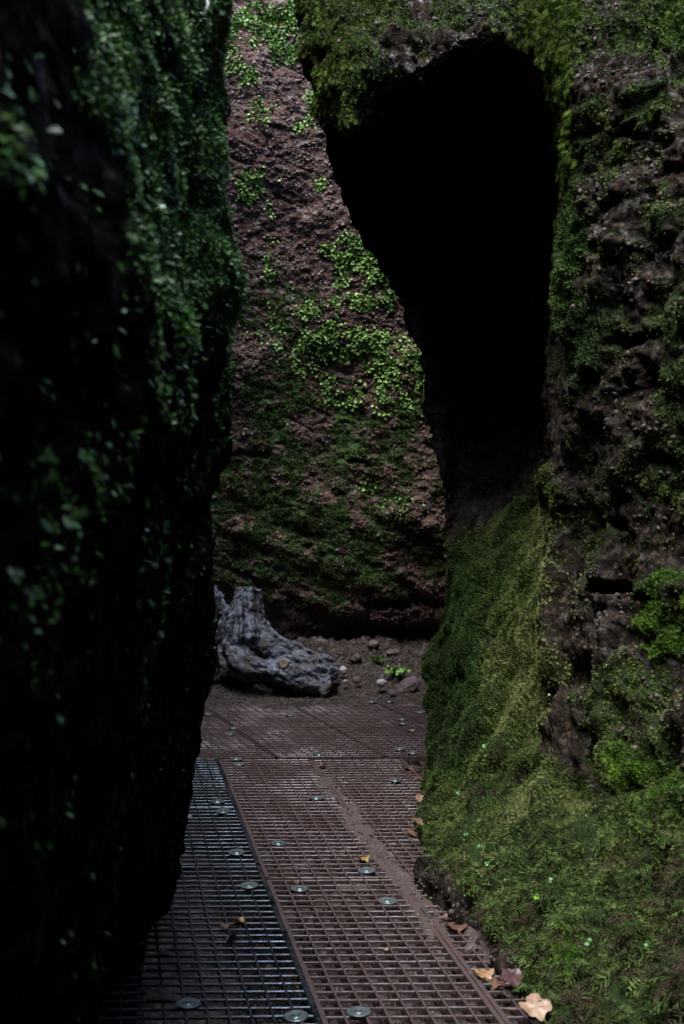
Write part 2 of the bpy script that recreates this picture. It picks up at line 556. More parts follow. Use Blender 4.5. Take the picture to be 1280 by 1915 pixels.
# ------------------------------------------------------------------ RIGHT ROCK WALL
foot = [(0.53, 6.4), (0.42, 5.55), (0.36, 4.95), (0.355, 4.45), (0.365, 4.12), (0.45, 3.7), (0.615, 3.23), (0.78, 2.72)]
rowsR = [
 # c2..c9 : (px, py, d)
 [(812,1370,6.30),(822,1430,5.55),(824,1480,5.00),(858,1540,4.50),(905,1590,4.20),(965,1650,3.85),(1080,1740,3.45),(1230,1850,3.00)],
 [(812,1240,6.20),(845,1270,5.70),(890,1300,5.20),(950,1340,4.80),(1010,1380,4.55),(1045,1420,4.20),(1170,1480,3.75),(1310,1560,3.25)],
 [(832,1130,6.20),(860,1130,5.90),(920,1130,5.55),(980,1130,5.20),(1025,1130,4.95),(1040,1130,4.50),(1160,1170,4.15),(1310,1200,3.70)],
 [(838,1000,6.20),(868,960,6.25),(925,950,6.15),(985,940,5.85),(1032,935,5.40),(1042,930,4.55),(1160,930,4.20),(1310,930,3.70)],
 [(820,810,6.20),(850,800,6.70),(930,790,7.10),(985,780,6.60),(1042,780,5.6),(1048,780,4.55),(1160,780,4.20),(1310,780,3.70)],
 [(775,610,6.15),(800,600,6.80),(900,600,7.40),(960,600,6.9),(1040,600,5.7),(1056,600,4.55),(1160,600,4.15),(1310,600,3.70)],
 [(680,440,6.10),(730,430,6.80),(850,420,7.50),(945,420,7.0),(1038,420,5.75),(1060,420,4.55),(1170,420,4.20),(1310,420,3.80)],
 [(620,310,6.00),(690,300,6.50),(800,290,7.30),(925,280,7.0),(1028,290,5.6),(1058,290,4.55),(1170,290,4.20),(1310,290,3.85)],
 [(600,232,5.80),(668,235,5.40),(790,165,5.20),(920,85,5.05),(1005,110,4.85),(1045,190,4.50),(1165,190,4.20),(1310,190,3.95)],
 [(576,110,5.90),(640,100,5.38),(780,70,5.15),(920,25,5.05),(1000,30,4.85),(1045,80,4.50),(1165,80,4.40),(1310,80,4.25)],
 [(566,-30,6.00),(640,-30,5.65),(780,-40,5.60),(920,-50,5.60),(1000,-50,5.30),(1060,-50,4.80),(1165,-50,4.70),(1310,-50,4.60)],
 [(640,-380,6.60),(720,-380,6.40),(850,-380,6.30),(980,-380,6.20),(1060,-380,5.90),(1130,-380,5.60),(1240,-380,5.40),(1400,-380,5.20)],
]
zn = [0.2, 0.5, 0.9, 1.4, 1.75, 2.15, 2.6, 2.95, 3.25, 3.5, 3.8, 5.2]
nearR = [(0.95,1.9,0.05),(0.95,1.85,0.12),(1.02,1.75,0.2),(1.06,1.7,0.25),(1.05,1.7,0.3),(1.05,1.7,.3),(1.08,1.7,.3),(1.1,1.8,.3),(1.15,1.9,.3),(1.25,2.0,.35),(1.4,2.1,.4),(1.9,2.3,.8)]
def full_row(pts, z, xn):
    x2, y2, z2 = pts[0]
    row = [(x2 + 2.6, 11.2, z), (x2 + 0.45, y2 + 1.3, z2)] + pts
    row += [(xn, 1.9, z), (xn + 0.08, 0.6, z), (xn + 0.1, -1.8, z), (xn - 0.7, -3.4, z), (-1.8, -4.6, z)]
    return row
ctrl = []
fp = [(x, y, 0.0) for x, y in foot]
ctrl.append(full_row([(x + 0.12, y, -0.6) for x, y, z in fp], -0.6, 1.0))
ctrl.append(full_row(fp, 0.0, 0.9))
for r, z, nr in zip(rowsR, zn, nearR):
    ctrl.append(full_row([P(*q) for q in r], z, nr[0]))
top = [(x * 1.0 + 0.9, y + 0.6, 7.5) for x, y, z in ctrl[-1][2:10]]
ctrl.append(full_row(top, 7.5, 2.8))
RC = [10, 26, 40, 46, 52, 46, 48, 48, 38, 34, 34, 34, 40, 20]
CC = [16, 46, 34, 38, 40, 36, 44, 60, 66, 40, 14, 10, 6, 6]
S = surf(ctrl, RC, CC)
Nn = normals(S, 1.0)
# make normals face the passage (towards -x on average in the middle)
if Nn[60:300, 150:350, 0].mean() > 0: Nn = -Nn; flipR = True
else: flipR = False
S0 = S.copy()
px, py = proj(S)
q = S
nz = fbm(q * 4.0, 5, 3)
nzf = fbm(q * 14.0, 8, 3)
nzz = nz * 0.8 + nzf * 0.6
# moss masks (attached to the rock, laid out from the photograph)
slope = poly(px, py, [(838,1015),(900,985),(985,925),(1040,880),(1030,1180),(1022,1400),(1090,1500),(1330,1520),(1330,1990),(1060,1960),
                      (960,1790),(850,1640),(760,1520),(760,1230),(815,1110)], 16, nzz * 14)
lipm = poly(px, py, [(540,-120),(720,-120),(700,40),(690,110),(685,190),(640,262),(600,235),(560,140)], 12, nzz * 18)
strip = poly(px, py, [(985,-60),(1090,-60),(1075,90),(1062,190),(1068,300),(1100,420),(1102,560),(1140,660),(1100,720),(1062,700),(1052,560),(1052,380),(1020,230),(985,120)], 10, nzz * 14)
brights = blob(px, py, [(1255,1165,55,75,1),(1180,1435,45,38,1),(1240,1500,60,50,.8),(1075,1795,40,45,.9),(1270,60,60,80,.35)], .55, nzf)
faces_ = blob(px, py, [(1210,880,38,70,.9),(1240,400,60,55,.8),(1150,300,60,70,.6),(1100,240,40,60,.7),(1215,215,50,40,.8),(1180,60,130,70,.9),
                       (1265,730,50,60,.8),(1210,1300,80,60,.5),(1120,1290,60,60,.5),(1270,880,30,60,.7),(840,25,50,40,.7),(1150,1440,80,60,.7),
                       (1240,1400,60,60,.7),(1100,980,50,50,.3),(1260,600,50,60,.5),(1150,620,40,50,.4),(735,20,40,60,.8),(720,120,30,50,.6),(930,20,60,40,.7),(990,20,40,60,.7),(780,50,30,40,.5),(1010,120,20,60,.7)], .6, nzz)
facereg = sstep(1050, 1075, px) * (1 - slope)
# surface relief
pl, pv = worley(q * np.array([26., 26., 26.]), 3)
pl2, pv2 = worley(q * 9.0, 6)
relief = 0.035 * fbm(q * 2.1, 21, 3) + 0.030 * fbm(q * 7.0, 31, 4) * (1 - 0.5 * slope)
relief += (0.016 * (0.6 - pl) * (0.4 + pv) + 0.035 * (0.45 - pl2) * pv2) * (1 - 0.8 * slope)
relief += 0.030 * slope * (fbm(q * np.array([11., 11., 7.]), 41, 4)) + 0.012 * slope * np.abs(nzf) + 0.02 * lipm * nzf + 0.02 * (brights > .3)
# ledges and pits on the near face
relief -= 0.09 * blob(px, py, [(1150,1100,55,12,1),(1232,1120,30,14,1),(1090,1455,10,50,.6),(1215,1450,16,50,.7),(905,1190,13,24,1.6),(955,1105,9,8,1),(1130,1200,12,30,.6),(1120,700,25,20,.8),(1200,250,60,18,.5),(1180,640,40,14,.5),(1150,980,30,12,.5)], .5, nzf)
relief += 0.05 * blob(px, py, [(1200,175,50,28,1),(1235,245,45,26,1),(1150,350,60,40,.6),(1180,500,60,60,.5)], .4, nzz)
lipreg = sstep(620, 680, px) * sstep(1040, 1000, px) * sstep(270, 230, py)
footreg = sstep(1470, 1520, py) * (1 - slope) * sstep(1060, 1000, px)
relief += lipreg * 0.05 * fbm(q * np.array([13., 13., 7.]), 61, 4) + footreg * (0.022 * fbm(q * 16., 62, 3) + 0.02 * (.5 - pl2) * pv2)
ridge_d = sstep(1034, 1052, px) * sstep(1150, 1080, px) * sstep(900, 980, py) * sstep(1520, 1440, py)
relief -= 0.085 * ridge_d * (0.8 + .5 * nz)
relief += 0.03 * sstep(60, 10, np.abs(px - 1030)) * sstep(950, 1020, py) * sstep(1480, 1400, py)
relief += 0.035 * slope * sstep(1450, 1650, py) * fbm(q * 8.0, 66, 2)
relief += facereg * (0.035 * fbm(q * 3.6, 67, 2) + 0.03 * np.abs(fbm(q * np.array([6., 6., 9.]), 68, 3)))
behind = sstep(6.6, 7.6, S[..., 1]) 
relief[0:3] *= 0.3
S = S + Nn * relief[..., None]
NR = normals(S, -1.0 if flipR else 1.0)
moss = np.clip(np.maximum.reduce([slope * (0.72 + 0.25 * nzf), lipm * .8, strip * .9, brights, faces_ * .8]), 0, 1)
moss = np.clip(moss * 1.0 + 0.12 * facereg, 0, 1) * (1 - behind * .6)
Rw = S
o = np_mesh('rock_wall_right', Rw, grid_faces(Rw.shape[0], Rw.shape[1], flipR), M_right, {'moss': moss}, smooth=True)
tag(o, 'dark mossy right rock wall with deep black hollow under its overhang', 'rock wall', kind='structure')

# visible window only
vis = ((px > 520) & (px < 1420) & (py > -160) & (py < 2080) & (S[..., 1] > 2.2) & (S[..., 1] < 7.9)).astype(float)
patch = sstep(-0.3, 0.35, fbm(q * 5.5, 77, 3))
gap = sstep(-0.55, -0.15, fbm(q * 11.0, 91, 2))
# fine yellow-green moss on the slope
d_f = vis * (1 - .8 * sstep(.25, .6, fbm(q * 7.5, 94, 3)) * sstep(1380, 1560, py)) * (slope * 26000 * (0.35 + 0.65 * gap) + lipm * 9000 + strip * 18000 + faces_ * 9000 * (0.3 + 0.7 * gap) + facereg * 1800 * patch)
d_f *= np.clip(1.2 - 0.85 * sstep(1420, 1650, py), 0.3, 1.2)
p, n, ii, jj = scatter(S, NR, d_f, 101)
T, TF = TTU
tn = np.clip(0.45 + 0.42 * fbm(p * 6.0, 55, 3) + 0.14 * np.random.default_rng(5).normal(size=len(p)), 0, 1)
ppx, ppy = proj(p)
# yellower towards the ridge, deeper green on the left flank
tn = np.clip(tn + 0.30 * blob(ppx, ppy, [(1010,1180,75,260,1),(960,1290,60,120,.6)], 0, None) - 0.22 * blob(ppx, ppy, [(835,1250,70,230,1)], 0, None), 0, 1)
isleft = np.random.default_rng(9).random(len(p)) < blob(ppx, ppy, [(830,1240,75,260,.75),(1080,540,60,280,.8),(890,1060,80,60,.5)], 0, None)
sz = 0.0075 + 0.006 * np.random.default_rng(6).random(len(p))
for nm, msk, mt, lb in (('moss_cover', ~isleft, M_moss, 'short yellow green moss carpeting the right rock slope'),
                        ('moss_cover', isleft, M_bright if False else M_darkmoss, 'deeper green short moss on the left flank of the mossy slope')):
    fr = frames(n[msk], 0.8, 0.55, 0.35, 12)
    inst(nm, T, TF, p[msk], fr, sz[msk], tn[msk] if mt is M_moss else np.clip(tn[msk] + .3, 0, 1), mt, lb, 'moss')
# feathery fronds, growing larger towards the bottom right
big = sstep(1350, 1800, py) * sstep(900, 1120, px + 0.25 * (py - 1400))
thin_ = 1 - .8 * sstep(.25, .6, fbm(q * 7.5, 94, 3)) * sstep(1380, 1560, py)
d_fr = vis * thin_ * (slope * (700 + 4400 * gap * sstep(-.5, .1, fbm(q * 6.5, 93, 3) + .25 * (1 - sstep(1400, 1600, py)))) * (0.5 + 0.9 * big) + lipm * 4200 + faces_ * 1900 * patch + facereg * 260 * patch)
p, n, ii, jj = scatter(S, NR, d_fr, 102)
r_ = np.random.default_rng(14)
ppx, ppy = proj(p)
bg_ = np.clip((ppy - 1300) / 500, 0, 1)
sz = (0.012 + 0.036 * bg_) * (0.5 + 1.0 * r_.random(len(p)))
tn = np.clip(0.44 - 0.16 * bg_ + 0.42 * fbm(p * 6.0, 65, 3) + 0.32 * r_.normal(size=len(p)), 0, 1)
fr = frames(n, 0.75, 0.75, 0.42, 15, 0.4)
kk_ = r_.integers(0, 4, len(p))
for q_ in range(4):
    mq = kk_ == q_
    inst('moss_fronds', TFV[q_][0], TFV[q_][1], p[mq], fr[mq], sz[mq], tn[mq], M_frond, ['feathery moss fronds hanging over the lower right slope', 'slender moss fronds mixed through the lower right slope', 'broad short moss fronds mixed through the lower right slope', 'narrow upright moss fronds mixed through the lower right slope'][q_], 'moss')
# bright fresh moss
d_b = vis * (brights * 26000 * (.3 + .7 * gap) + strip * sstep(720, 600, py) * 0 + lipm * 1500)
p, n, ii, jj = scatter(S, NR, d_b, 103)
fr = frames(n, 0.9, 0.3, 0.35, 16)
r_ = np.random.default_rng(17)
inst('bright_moss', T, TF, p, fr, 0.007 + 0.006 * r_.random(len(p)), np.clip(0.5 + 0.5 * fbm(p * 9, 3, 2), 0, 1), M_bright, 'vivid fresh green moss cushions on the right wall', 'moss')
# hanging leafy fronds at the top: lip and strip
upper = sstep(420, 200, py)
d_h = vis * upper * (lipm * 5000 * gap + strip * 11000 + faces_ * 2600 * patch)
p, n, ii, jj = scatter(S, NR, d_h, 104)
r_ = np.random.default_rng(18)
fr = frames(n, 0.5, 0.9, 0.25, 19, 0.3)
inst('hanging_moss', TFR_S[0], TFR_S[1], p, fr, 0.016 + 0.022 * r_.random(len(p)), np.clip(0.40 + 0.4 * fbm(p * 6, 9, 2) + .1 * r_.normal(size=len(p)), 0, 1), M_hang, 'bright moss tassels hanging from the overhang above the black hollow', 'moss')
# pebbles bedded in the near face
d_p = vis * (facereg * 1500 * sstep(.1, .9, fbm(q * 4.5, 92, 3) + .3) + footreg * 2200 + lipm * 80 + (1 - slope) * sstep(1000, 980, px) * sstep(240, 200, py) * 1200)
p, n, ii, jj = scatter(S, NR, d_p, 105)
r_ = np.random.default_rng(20)
PT = np.array([(0,1,0),(0,-1,0),(1,0,0),(-1,0,0),(0,0,.7),(0,0,-.7),(.7,.6,.3),(-.7,-.5,.3),(.5,-.7,.35),(-.6,.6,.3)], dtype=float)
PF = np.array([(4,2,6),(4,6,0),(4,0,9),(4,9,3),(4,3,7),(4,7,1),(4,1,8),(4,8,2),(2,0,6),(0,3,9),(3,1,7),(1,2,8),(5,0,2),(5,3,0),(5,1,3),(5,2,1)])
inst('embedded_pebbles', PT, PF, p, frames(n, .1, .3, .8, 21, .6), 0.003 + 0.013 * r_.random(len(p)) ** 3, r_.random(len(p)) ** 2.2, M_pebble, 'small pebbles bedded in the dark right rock face', 'pebbles', tvar=0.02)

# ------------------------------------------------------------------ LEFT ROCK WALL
zl = [-0.6, 0.0, 0.1, 0.3, 0.5, 0.9, 1.24, 1.44, 1.65, 1.9, 2.34, 2.7, 3.5, 5.0, 7.5]
edge = {-0.6:(-.72,3.9),0.0:(-.63,3.95),0.1:(-.56,3.85),0.3:(-.515,3.8),0.5:(-.465,3.7),0.9:(-.388,3.4),1.24:(-.330,3.1),1.44:(-.303,2.9),1.65:(-.245,2.75),
        1.9:(-.247,2.75),2.34:(-.258,2.75),2.7:(-.262,2.75),3.5:(-.40,2.9),5.0:(-.8,3.2),7.5:(-1.5,3.4)}
ctrl = []
for z in zl:
    ex, ed = edge[z]
    k = np.interp(z, [0, .1, .3, .5, .9, 1.24, 1.5, 1.75, 2.0, 2.34, 2.7, 3.5, 5, 7.5], [.42, .36, .28, .21, .11, .05, .02, .0, .03, .12, .22, .42, .8, 1.3])
    # near wall: lines of x at several depths
    ex -= 0.024
    row = [(-0.4 - k, -3.2, z), (-0.5 - k, -1.5, z), (-0.36 - k, 0.2, z), (-0.33 - k, 0.85, z), (-0.315 - k, 1.2, z), (-0.305 - k * .95, 1.6, z), (-0.30 - k * .8, 2.0, z),
           (ex - 0.03 - k * .3, (2.0 + ed) / 2, z), (ex, ed, z), (ex - .16, ed + .45, z),
           (min(ex - .3, -.85) , max(5.2, ed + 1.2), z), (-1.1, 6.9, z), (-1.35, 8.2, z), (-2.4, 9.4, z), (-3.4, 11.2, z)]
    ctrl.append(row)
RCL = [8, 10, 16, 18, 30, 32, 24, 26, 30, 44, 34, 40, 24, 14]
CCL = [6, 10, 26, 26, 32, 32, 40, 34, 30, 20, 16, 16, 16, 12]
S = surf(ctrl, RCL, CCL)
Nn = normals(S, 1.0)
flipL = Nn[60:300, 60:200, 0].mean() < 0
if flipL: Nn = -Nn
px, py = proj(S)
q = S
nz = fbm(q * 5.0, 105, 3); nzf = fbm(q * 16.0, 108, 3)
mossL = poly(px, py, [(110,-60),(460,-60),(470,480),(430,640),(300,620),(180,520),(250,330),(130,190)], 30, nz * 60)
mossL = np.maximum(mossL, .8 * poly(px, py, [(425,-60),(470,-60),(475,700),(438,700)], 8, 0))
rl = 0.017 * fbm(q * 3.0, 121, 3) + 0.018 * fbm(q * 10.0, 131, 3)
wl, wv = worley(q * 20, 33)
rl += 0.012 * (0.6 - wl) * (0.4 + wv)
rl += 0.018 * mossL * sstep(-.5, .6, nz)
near_c = sstep(0.5, 1.0, S[..., 1])
S = S + Nn * (rl * (0.4 + .6 * near_c))[..., None]
NL = normals(S, -1.0 if flipL else 1.0)
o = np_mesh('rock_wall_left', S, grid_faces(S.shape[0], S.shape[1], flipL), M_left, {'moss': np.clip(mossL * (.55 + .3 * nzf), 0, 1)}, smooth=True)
tag(o, 'near left rock wall, nearly black and out of focus, mossy towards its top', 'rock wall', kind='structure')
vis = ((px > -60) & (px < 480) & (py > -120) & (py < 1900) & (S[..., 1] > .7) & (S[..., 1] < 4.2)).astype(float)
clump = sstep(.15, .6, fbm(q * 6.5, 141, 3))
up = sstep(1500, 300, py)
d1 = vis * (mossL * (2500 + 12000 * sstep(-.2, .4, nz)) + clump * 2600 * up ** .7)
p, n, ii, jj = scatter(S, NL, d1, 201)
r_ = np.random.default_rng(22)
fr = frames(n, 0.75, 0.45, 0.4, 23)
inst('moss_cover', T, TF, p, fr, 0.006 + 0.006 * r_.random(len(p)), np.clip(.45 + .4 * fbm(p * 8, 4, 2), 0, 1), M_leftleaf, 'blurred dark green moss on the near left wall', 'moss')
d2 = vis * (mossL * 3800 * sstep(-.3, .5, nz) + clump * 3200 * up + 420 * sstep(.1, .5, nzf))
p, n, ii, jj = scatter(S, NL, d2, 202)
fr = frames(n, 0.6, 0.6, 0.4, 24, .3)
r_ = np.random.default_rng(25)
inst('small_ferns', TFR_S[0], TFR_S[1], p, fr, 0.008 + 0.011 * r_.random(len(p)), np.clip(.6 + .35 * fbm(p * 9, 14, 2) + .15 * r_.normal(size=len(p)), 0, 1), M_leftleaf, 'blurred tiny ferns and moss fronds on the near left wall', 'plants')
d3 = vis * (clump * 1000 * up + mossL * 500 + 160 * sstep(.2, .6, nzf))
p, n, ii, jj = scatter(S, NL, d3, 203)
fr = frames(n, 0.7, 0.5, 0.45, 26, .3)
r_ = np.random.default_rng(27)
inst('liverwort_leaves', TLF[0], TLF[1], p, fr, 0.006 + 0.007 * r_.random(len(p)), np.clip(.6 + .3 * r_.normal(size=len(p)), 0, 1), M_leftleaf, 'small round liverwort leaves scattered over the near left wall', 'plants')

# ------------------------------------------------------------------ FAR ROCK WALL
xs = np.concatenate([np.linspace(-2.9, -1.45, 40), np.linspace(-1.44, 1.25, 330), np.linspace(1.27, 3.1, 40)])
zs = np.concatenate([np.linspace(-0.5, 6.0, 720), np.linspace(6.05, 9.0, 40)])
X, Z = np.meshgrid(xs, zs)
Y = 9.85 + 0.05 * (Z - 2) + 0.25 * sstep(0.45, 0.15, Z) * sstep(-.8, .3, X) - 0.12 * sstep(.2, 1.0, Z) * sstep(2.2, 1.0, Z) + 0.10 * (X + .4) ** 2 * 0.0
Y = Y + 0.35 * sstep(4.6, 6.4, Z)
S = np.stack([X, Y, Z], -1)
q = S.copy()
px, py = proj(S)
u = X + 0.35 * Z                                   # beds tilt down to the right
bed = fbm(np.stack([X * 1.3, Y * 0, (Z + 0.42 * X) * 6.0], -1), 211, 3)
bed_w = sstep(2.3, 1.3, Z)
low = sstep(1.9, .7, Z)
cr = np.abs(noise(np.stack([X * 2.2, Y * 0 + 3.3, (Z + 0.5 * X) * 5.5], -1), 218))
crack = sstep(0.10, 0.0, cr) * sstep(-.1, .5, noise(q * 2.3, 219)) 
wl, wv = worley(q * np.array([16., 16., 20.]), 43)
wl2, wv2 = worley(q * np.array([6., 6., 9.]), 46)
rl = 0.07 * fbm(q * 1.3, 201, 3) + 0.018 * fbm(q * np.array([5., 5., 7.]), 205, 3) + 0.013 * fbm(q * np.array([16., 16., 24.]), 208, 3) + 0.012 * np.abs(fbm(q * np.array([26., 26., 38.]), 209, 2))
rl += 0.032 * bed * bed_w + 0.02 * (0.6 - wl) * (.35 + wv) + 0.06 * (.45 - wl2) * wv2 * (0.4 + low)
rl -= (0.03 + 0.05 * bed_w) * crack
rl -= 0.10 * blob(px, py, [(515,35,40,10,1),(665,862,16,8,.9),(700,870,14,6,.7),(640,925,10,8,.7),(470,850,50,7,.7),(740,1130,60,12,.8),(770,1190,50,18,1),(575,1020,12,7,.7),(520,240,12,5,.4)], .4, fbm(q * 14, 9, 2))
S[..., 1] -= rl
NF = normals(S)
if NF[..., 1].mean() > 0: NF = -NF; flipF = True
else: flipF = False
nz = fbm(q * 5.0, 221, 3); nzf = fbm(q * 15.0, 228, 3)
nzz = nz * .5 + nzf * .6
leafy = blob(px, py, [(500,55,75,38,1),(440,130,20,30,.8),(465,150,28,22,.8),(480,205,30,25,.6),(430,60,40,50,.8),(540,95,36,25,.9),(575,95,20,30,.7),(478,345,34,32,1),(597,342,16,20,1),
                      (500,385,14,25,.5),(505,490,15,45,.55),(560,235,10,10,.6),(582,200,12,50,.55),(665,478,42,38,1),(700,500,34,32,1),(727,545,20,34,1),(640,525,16,30,.9),(660,565,55,20,.85),(585,575,34,30,.95),(615,640,58,40,1),
                      (690,650,50,34,1),(745,645,45,26,1),(735,690,42,40,1),(580,690,26,20,.6),(790,725,14,22,.8),(610,715,30,16,.6),(500,20,90,20,.7),(660,730,70,26,.3),(740,750,60,26,.3),(750,940,40,20,.12),(680,910,30,12,.25),(505,620,30,50,.25)], .75, nzz)
fine = poly(px, py, [(430,560),(520,520),(560,600),(640,700),(760,750),(835,740),(850,900),(840,1010),(800,1080),(640,1130),(560,1100),(380,1120),(370,820)], 40, nzz * 60)
fine = np.maximum(fine, .5 * leafy)
fine *= 1 - 0.75 * blob(px, py, [(470,650,60,60,.9),(480,840,50,14,.8),(600,880,40,30,.7),(620,690,28,40,.8),(690,730,20,16,.6),(800,860,40,60,.6),(640,920,60,30,.6),(800,980,60,90,.85),(740,900,70,40,.6)], .6, nzz)
pat = fbm(q * 7.5, 241, 3)
fine = fine * (.25 + .75 * sstep(-.45, .25, pat))
mossF = np.clip(fine * (.55 + .35 * nzf), 0, 1)
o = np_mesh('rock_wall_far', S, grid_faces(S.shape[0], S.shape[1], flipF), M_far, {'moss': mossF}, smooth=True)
tag(o, 'reddish conglomerate rock wall closing the gorge beyond the walkway, moss on its lower half', 'rock wall', kind='structure')
vis = ((px > 350) & (px < 900) & (py > -60) & (py < 1260)).astype(float)
gapF = sstep(-.6, .1, fbm(q * 9, 231, 3))
p, n, ii, jj = scatter(S, NF, vis * fine * gapF * 7500, 301)
r_ = np.random.default_rng(31)
ppx, ppy = proj(p)
inst('moss_cover', T, TF, p, frames(n, .8, .4, .4, 32), 0.011 + .012 * r_.random(len(p)), np.clip(.35 + .35 * fbm(p * 4, 8, 3) + .25 * blob(ppx, ppy, [(650,760,170,90,1)], 0, None), 0, 1), M_farmoss, 'short dull green moss on the lower far wall', 'moss')
p, n, ii, jj = scatter(S, NF, vis * leafy * (.1 + .9 * gapF) * 8500, 302)
r_ = np.random.default_rng(33)
inst('liverwort_patches', TLF[0], TLF[1], p + n * 0.012, frames(n, .45, .85, .42, 34, .3), 0.009 + .024 * r_.random(len(p)) ** 1.5, np.clip(.45 + .30 * fbm(p * 7, 88, 2) + .25 * r_.normal(size=len(p)), 0, 1), M_leafy, 'bright green patches of liverwort leaves clinging to the far wall', 'plants')
# crumbs of stone on the face
p, n, ii, jj = scatter(S, NF, vis * (1 - fine * .7) * (1 - leafy) * 1700, 303)
r_ = np.random.default_rng(35)
M_crumb = leaf_mat('reddish stone crumbs', [(0.0, (0.04, 0.026, 0.025)), (0.7, (0.095, 0.063, 0.06)), (1.0, (0.17, 0.125, 0.12))], 0.4, 0.5)
inst('rock_crumbs', PT, PF, p, frames(n, .1, .3, .8, 36, .6), 0.005 + 0.014 * r_.random(len(p)) ** 2, r_.random(len(p)) ** 1.3, M_crumb, 'small stones bedded in the reddish far wall', 'pebbles', tvar=0.02)

# ------------------------------------------------------------------ GROUND under and beyond the walkway
YAW = 429.0 / F
def seamA(y): return -0.045 - YAW * (y - 3.235)
def strip_x(y): return seamA(y) + 0.515
gx = np.concatenate([np.linspace(-6, -1.25, 24), np.linspace(-1.22, 1.15, 200), np.linspace(1.25, 6, 24)])
gy = np.concatenate([np.linspace(-6, 2.0, 30), np.linspace(2.05, 10.3, 620), np.linspace(10.5, 16, 12)])
X, Y = np.meshgrid(gx, gy)
q = np.stack([X, Y, X * 0], -1)
fineg = fbm(q * 22, 301, 3)
midg = fbm(q * 6, 305, 3)
right = sstep(-0.10, 0.05, X - seamA(Y) + 0.04 * midg)
Zg = -0.48 + 0.03 * midg + right * (0.428 - 0.01 * midg) + 0.008 * fineg
# mud pushed up between two panels
sx = strip_x(Y)
mud = sstep(0.062, 0.040, np.abs(X - sx + .01 - 0.02 * midg)) * sstep(6.4, 6.1, Y) * sstep(3.7, 3.95, Y) * sstep(-.55, -.25, fbm(q * 11, 333, 2) + .12)
mud2 = sstep(0.0, .07, X - np.interp(Y, [3.2, 3.7, 4.1, 4.7], [.62, .42, .33, .28])) * sstep(5.2, 4.6, Y) * sstep(2.8, 3.1, Y)
mx = np.maximum(mud, mud2)
blot = sstep(.55, .85, fbm(q * 13, 341, 2)) * sstep(3.6, 4.6, Y) * .8
mx = np.maximum(mx, blot * right)
Zg = Zg * (1 - mx) + mx * (0.003 + 0.004 * fineg)
# soil beyond the end of the walkway and the bank under the far wall
endY = 8.05 + 0.15 * X
far_ = sstep(-0.25, 0.05, Y - endY + .05 * midg)
Zg = Zg * (1 - far_) + far_ * (0.0 + 0.012 * midg + 0.008 * fineg)
bank = sstep(8.6, 9.6, Y - .5 * np.minimum(X + .1, 0)) * sstep(-1.4, -.3, X)
Zg += bank * (0.20 + 0.05 * midg + 0.02 * fineg)
rightfoot = sstep(0, .25, X - np.interp(Y, [1.9, 2.7, 3.23, 3.7, 4.12, 4.95, 5.55, 6.4, 7.5], [.9, .74, .60, .45, .365, .29, .34, .47, .9]))
Zg += rightfoot * 0.06
p2, v2 = worley(q * 30, 51)
Zg += (right * .5 + far_) * 0.010 * (.6 - p2) * v2 * (1 - mx)
Sg = np.stack([X, Y, Zg], -1)
o = np_mesh('ground', Sg, grid_faces(Sg.shape[0], Sg.shape[1]), M_soil, {'moss': X * 0, 'mud': mx * right}, smooth=True)
tag(o, 'wet reddish brown soil and stream bed under and beyond the steel walkway', 'ground', kind='structure')
Ng = normals(Sg)
if Ng[..., 2].mean() < 0: Ng = -Ng
visg = ((X > -1.1) & (X < 1.0) & (Y > 3.0) & (Y < 9.8)).astype(float)
p, n, ii, jj = scatter(Sg, Ng, visg * (right * 1800 + far_ * 5200 + 300) * (1 - mx * .6), 401)
r_ = np.random.default_rng(41)
inst('gravel', PT, PF, p, frames(n, .1, 0, 1, 42, .4), 0.003 + 0.011 * r_.random(len(p)) ** 2.5, r_.random(len(p)), M_pebble, 'fine wet gravel and grit lying under the grating and before the far wall', 'gravel', tvar=0.02)

# ------------------------------------------------------------------ WALKWAY GRATING
def xl(y): return np.interp(y, [2.0, 3.2, 3.5, 3.85, 4.5, 5.5, 6.5, 7.5, 9], [-1.0, -.98, -.92, -.76, -.74, -.8, -.95, -1.15, -1.5])
def xr(y): return np.interp(y, [2.0, 2.75, 3.23, 3.7, 4.12, 4.45, 4.95, 5.55, 6.4, 7.5, 9], [.86, .78, .64, .48, .40, .34, .33, .37, .5, .9, 1.0])

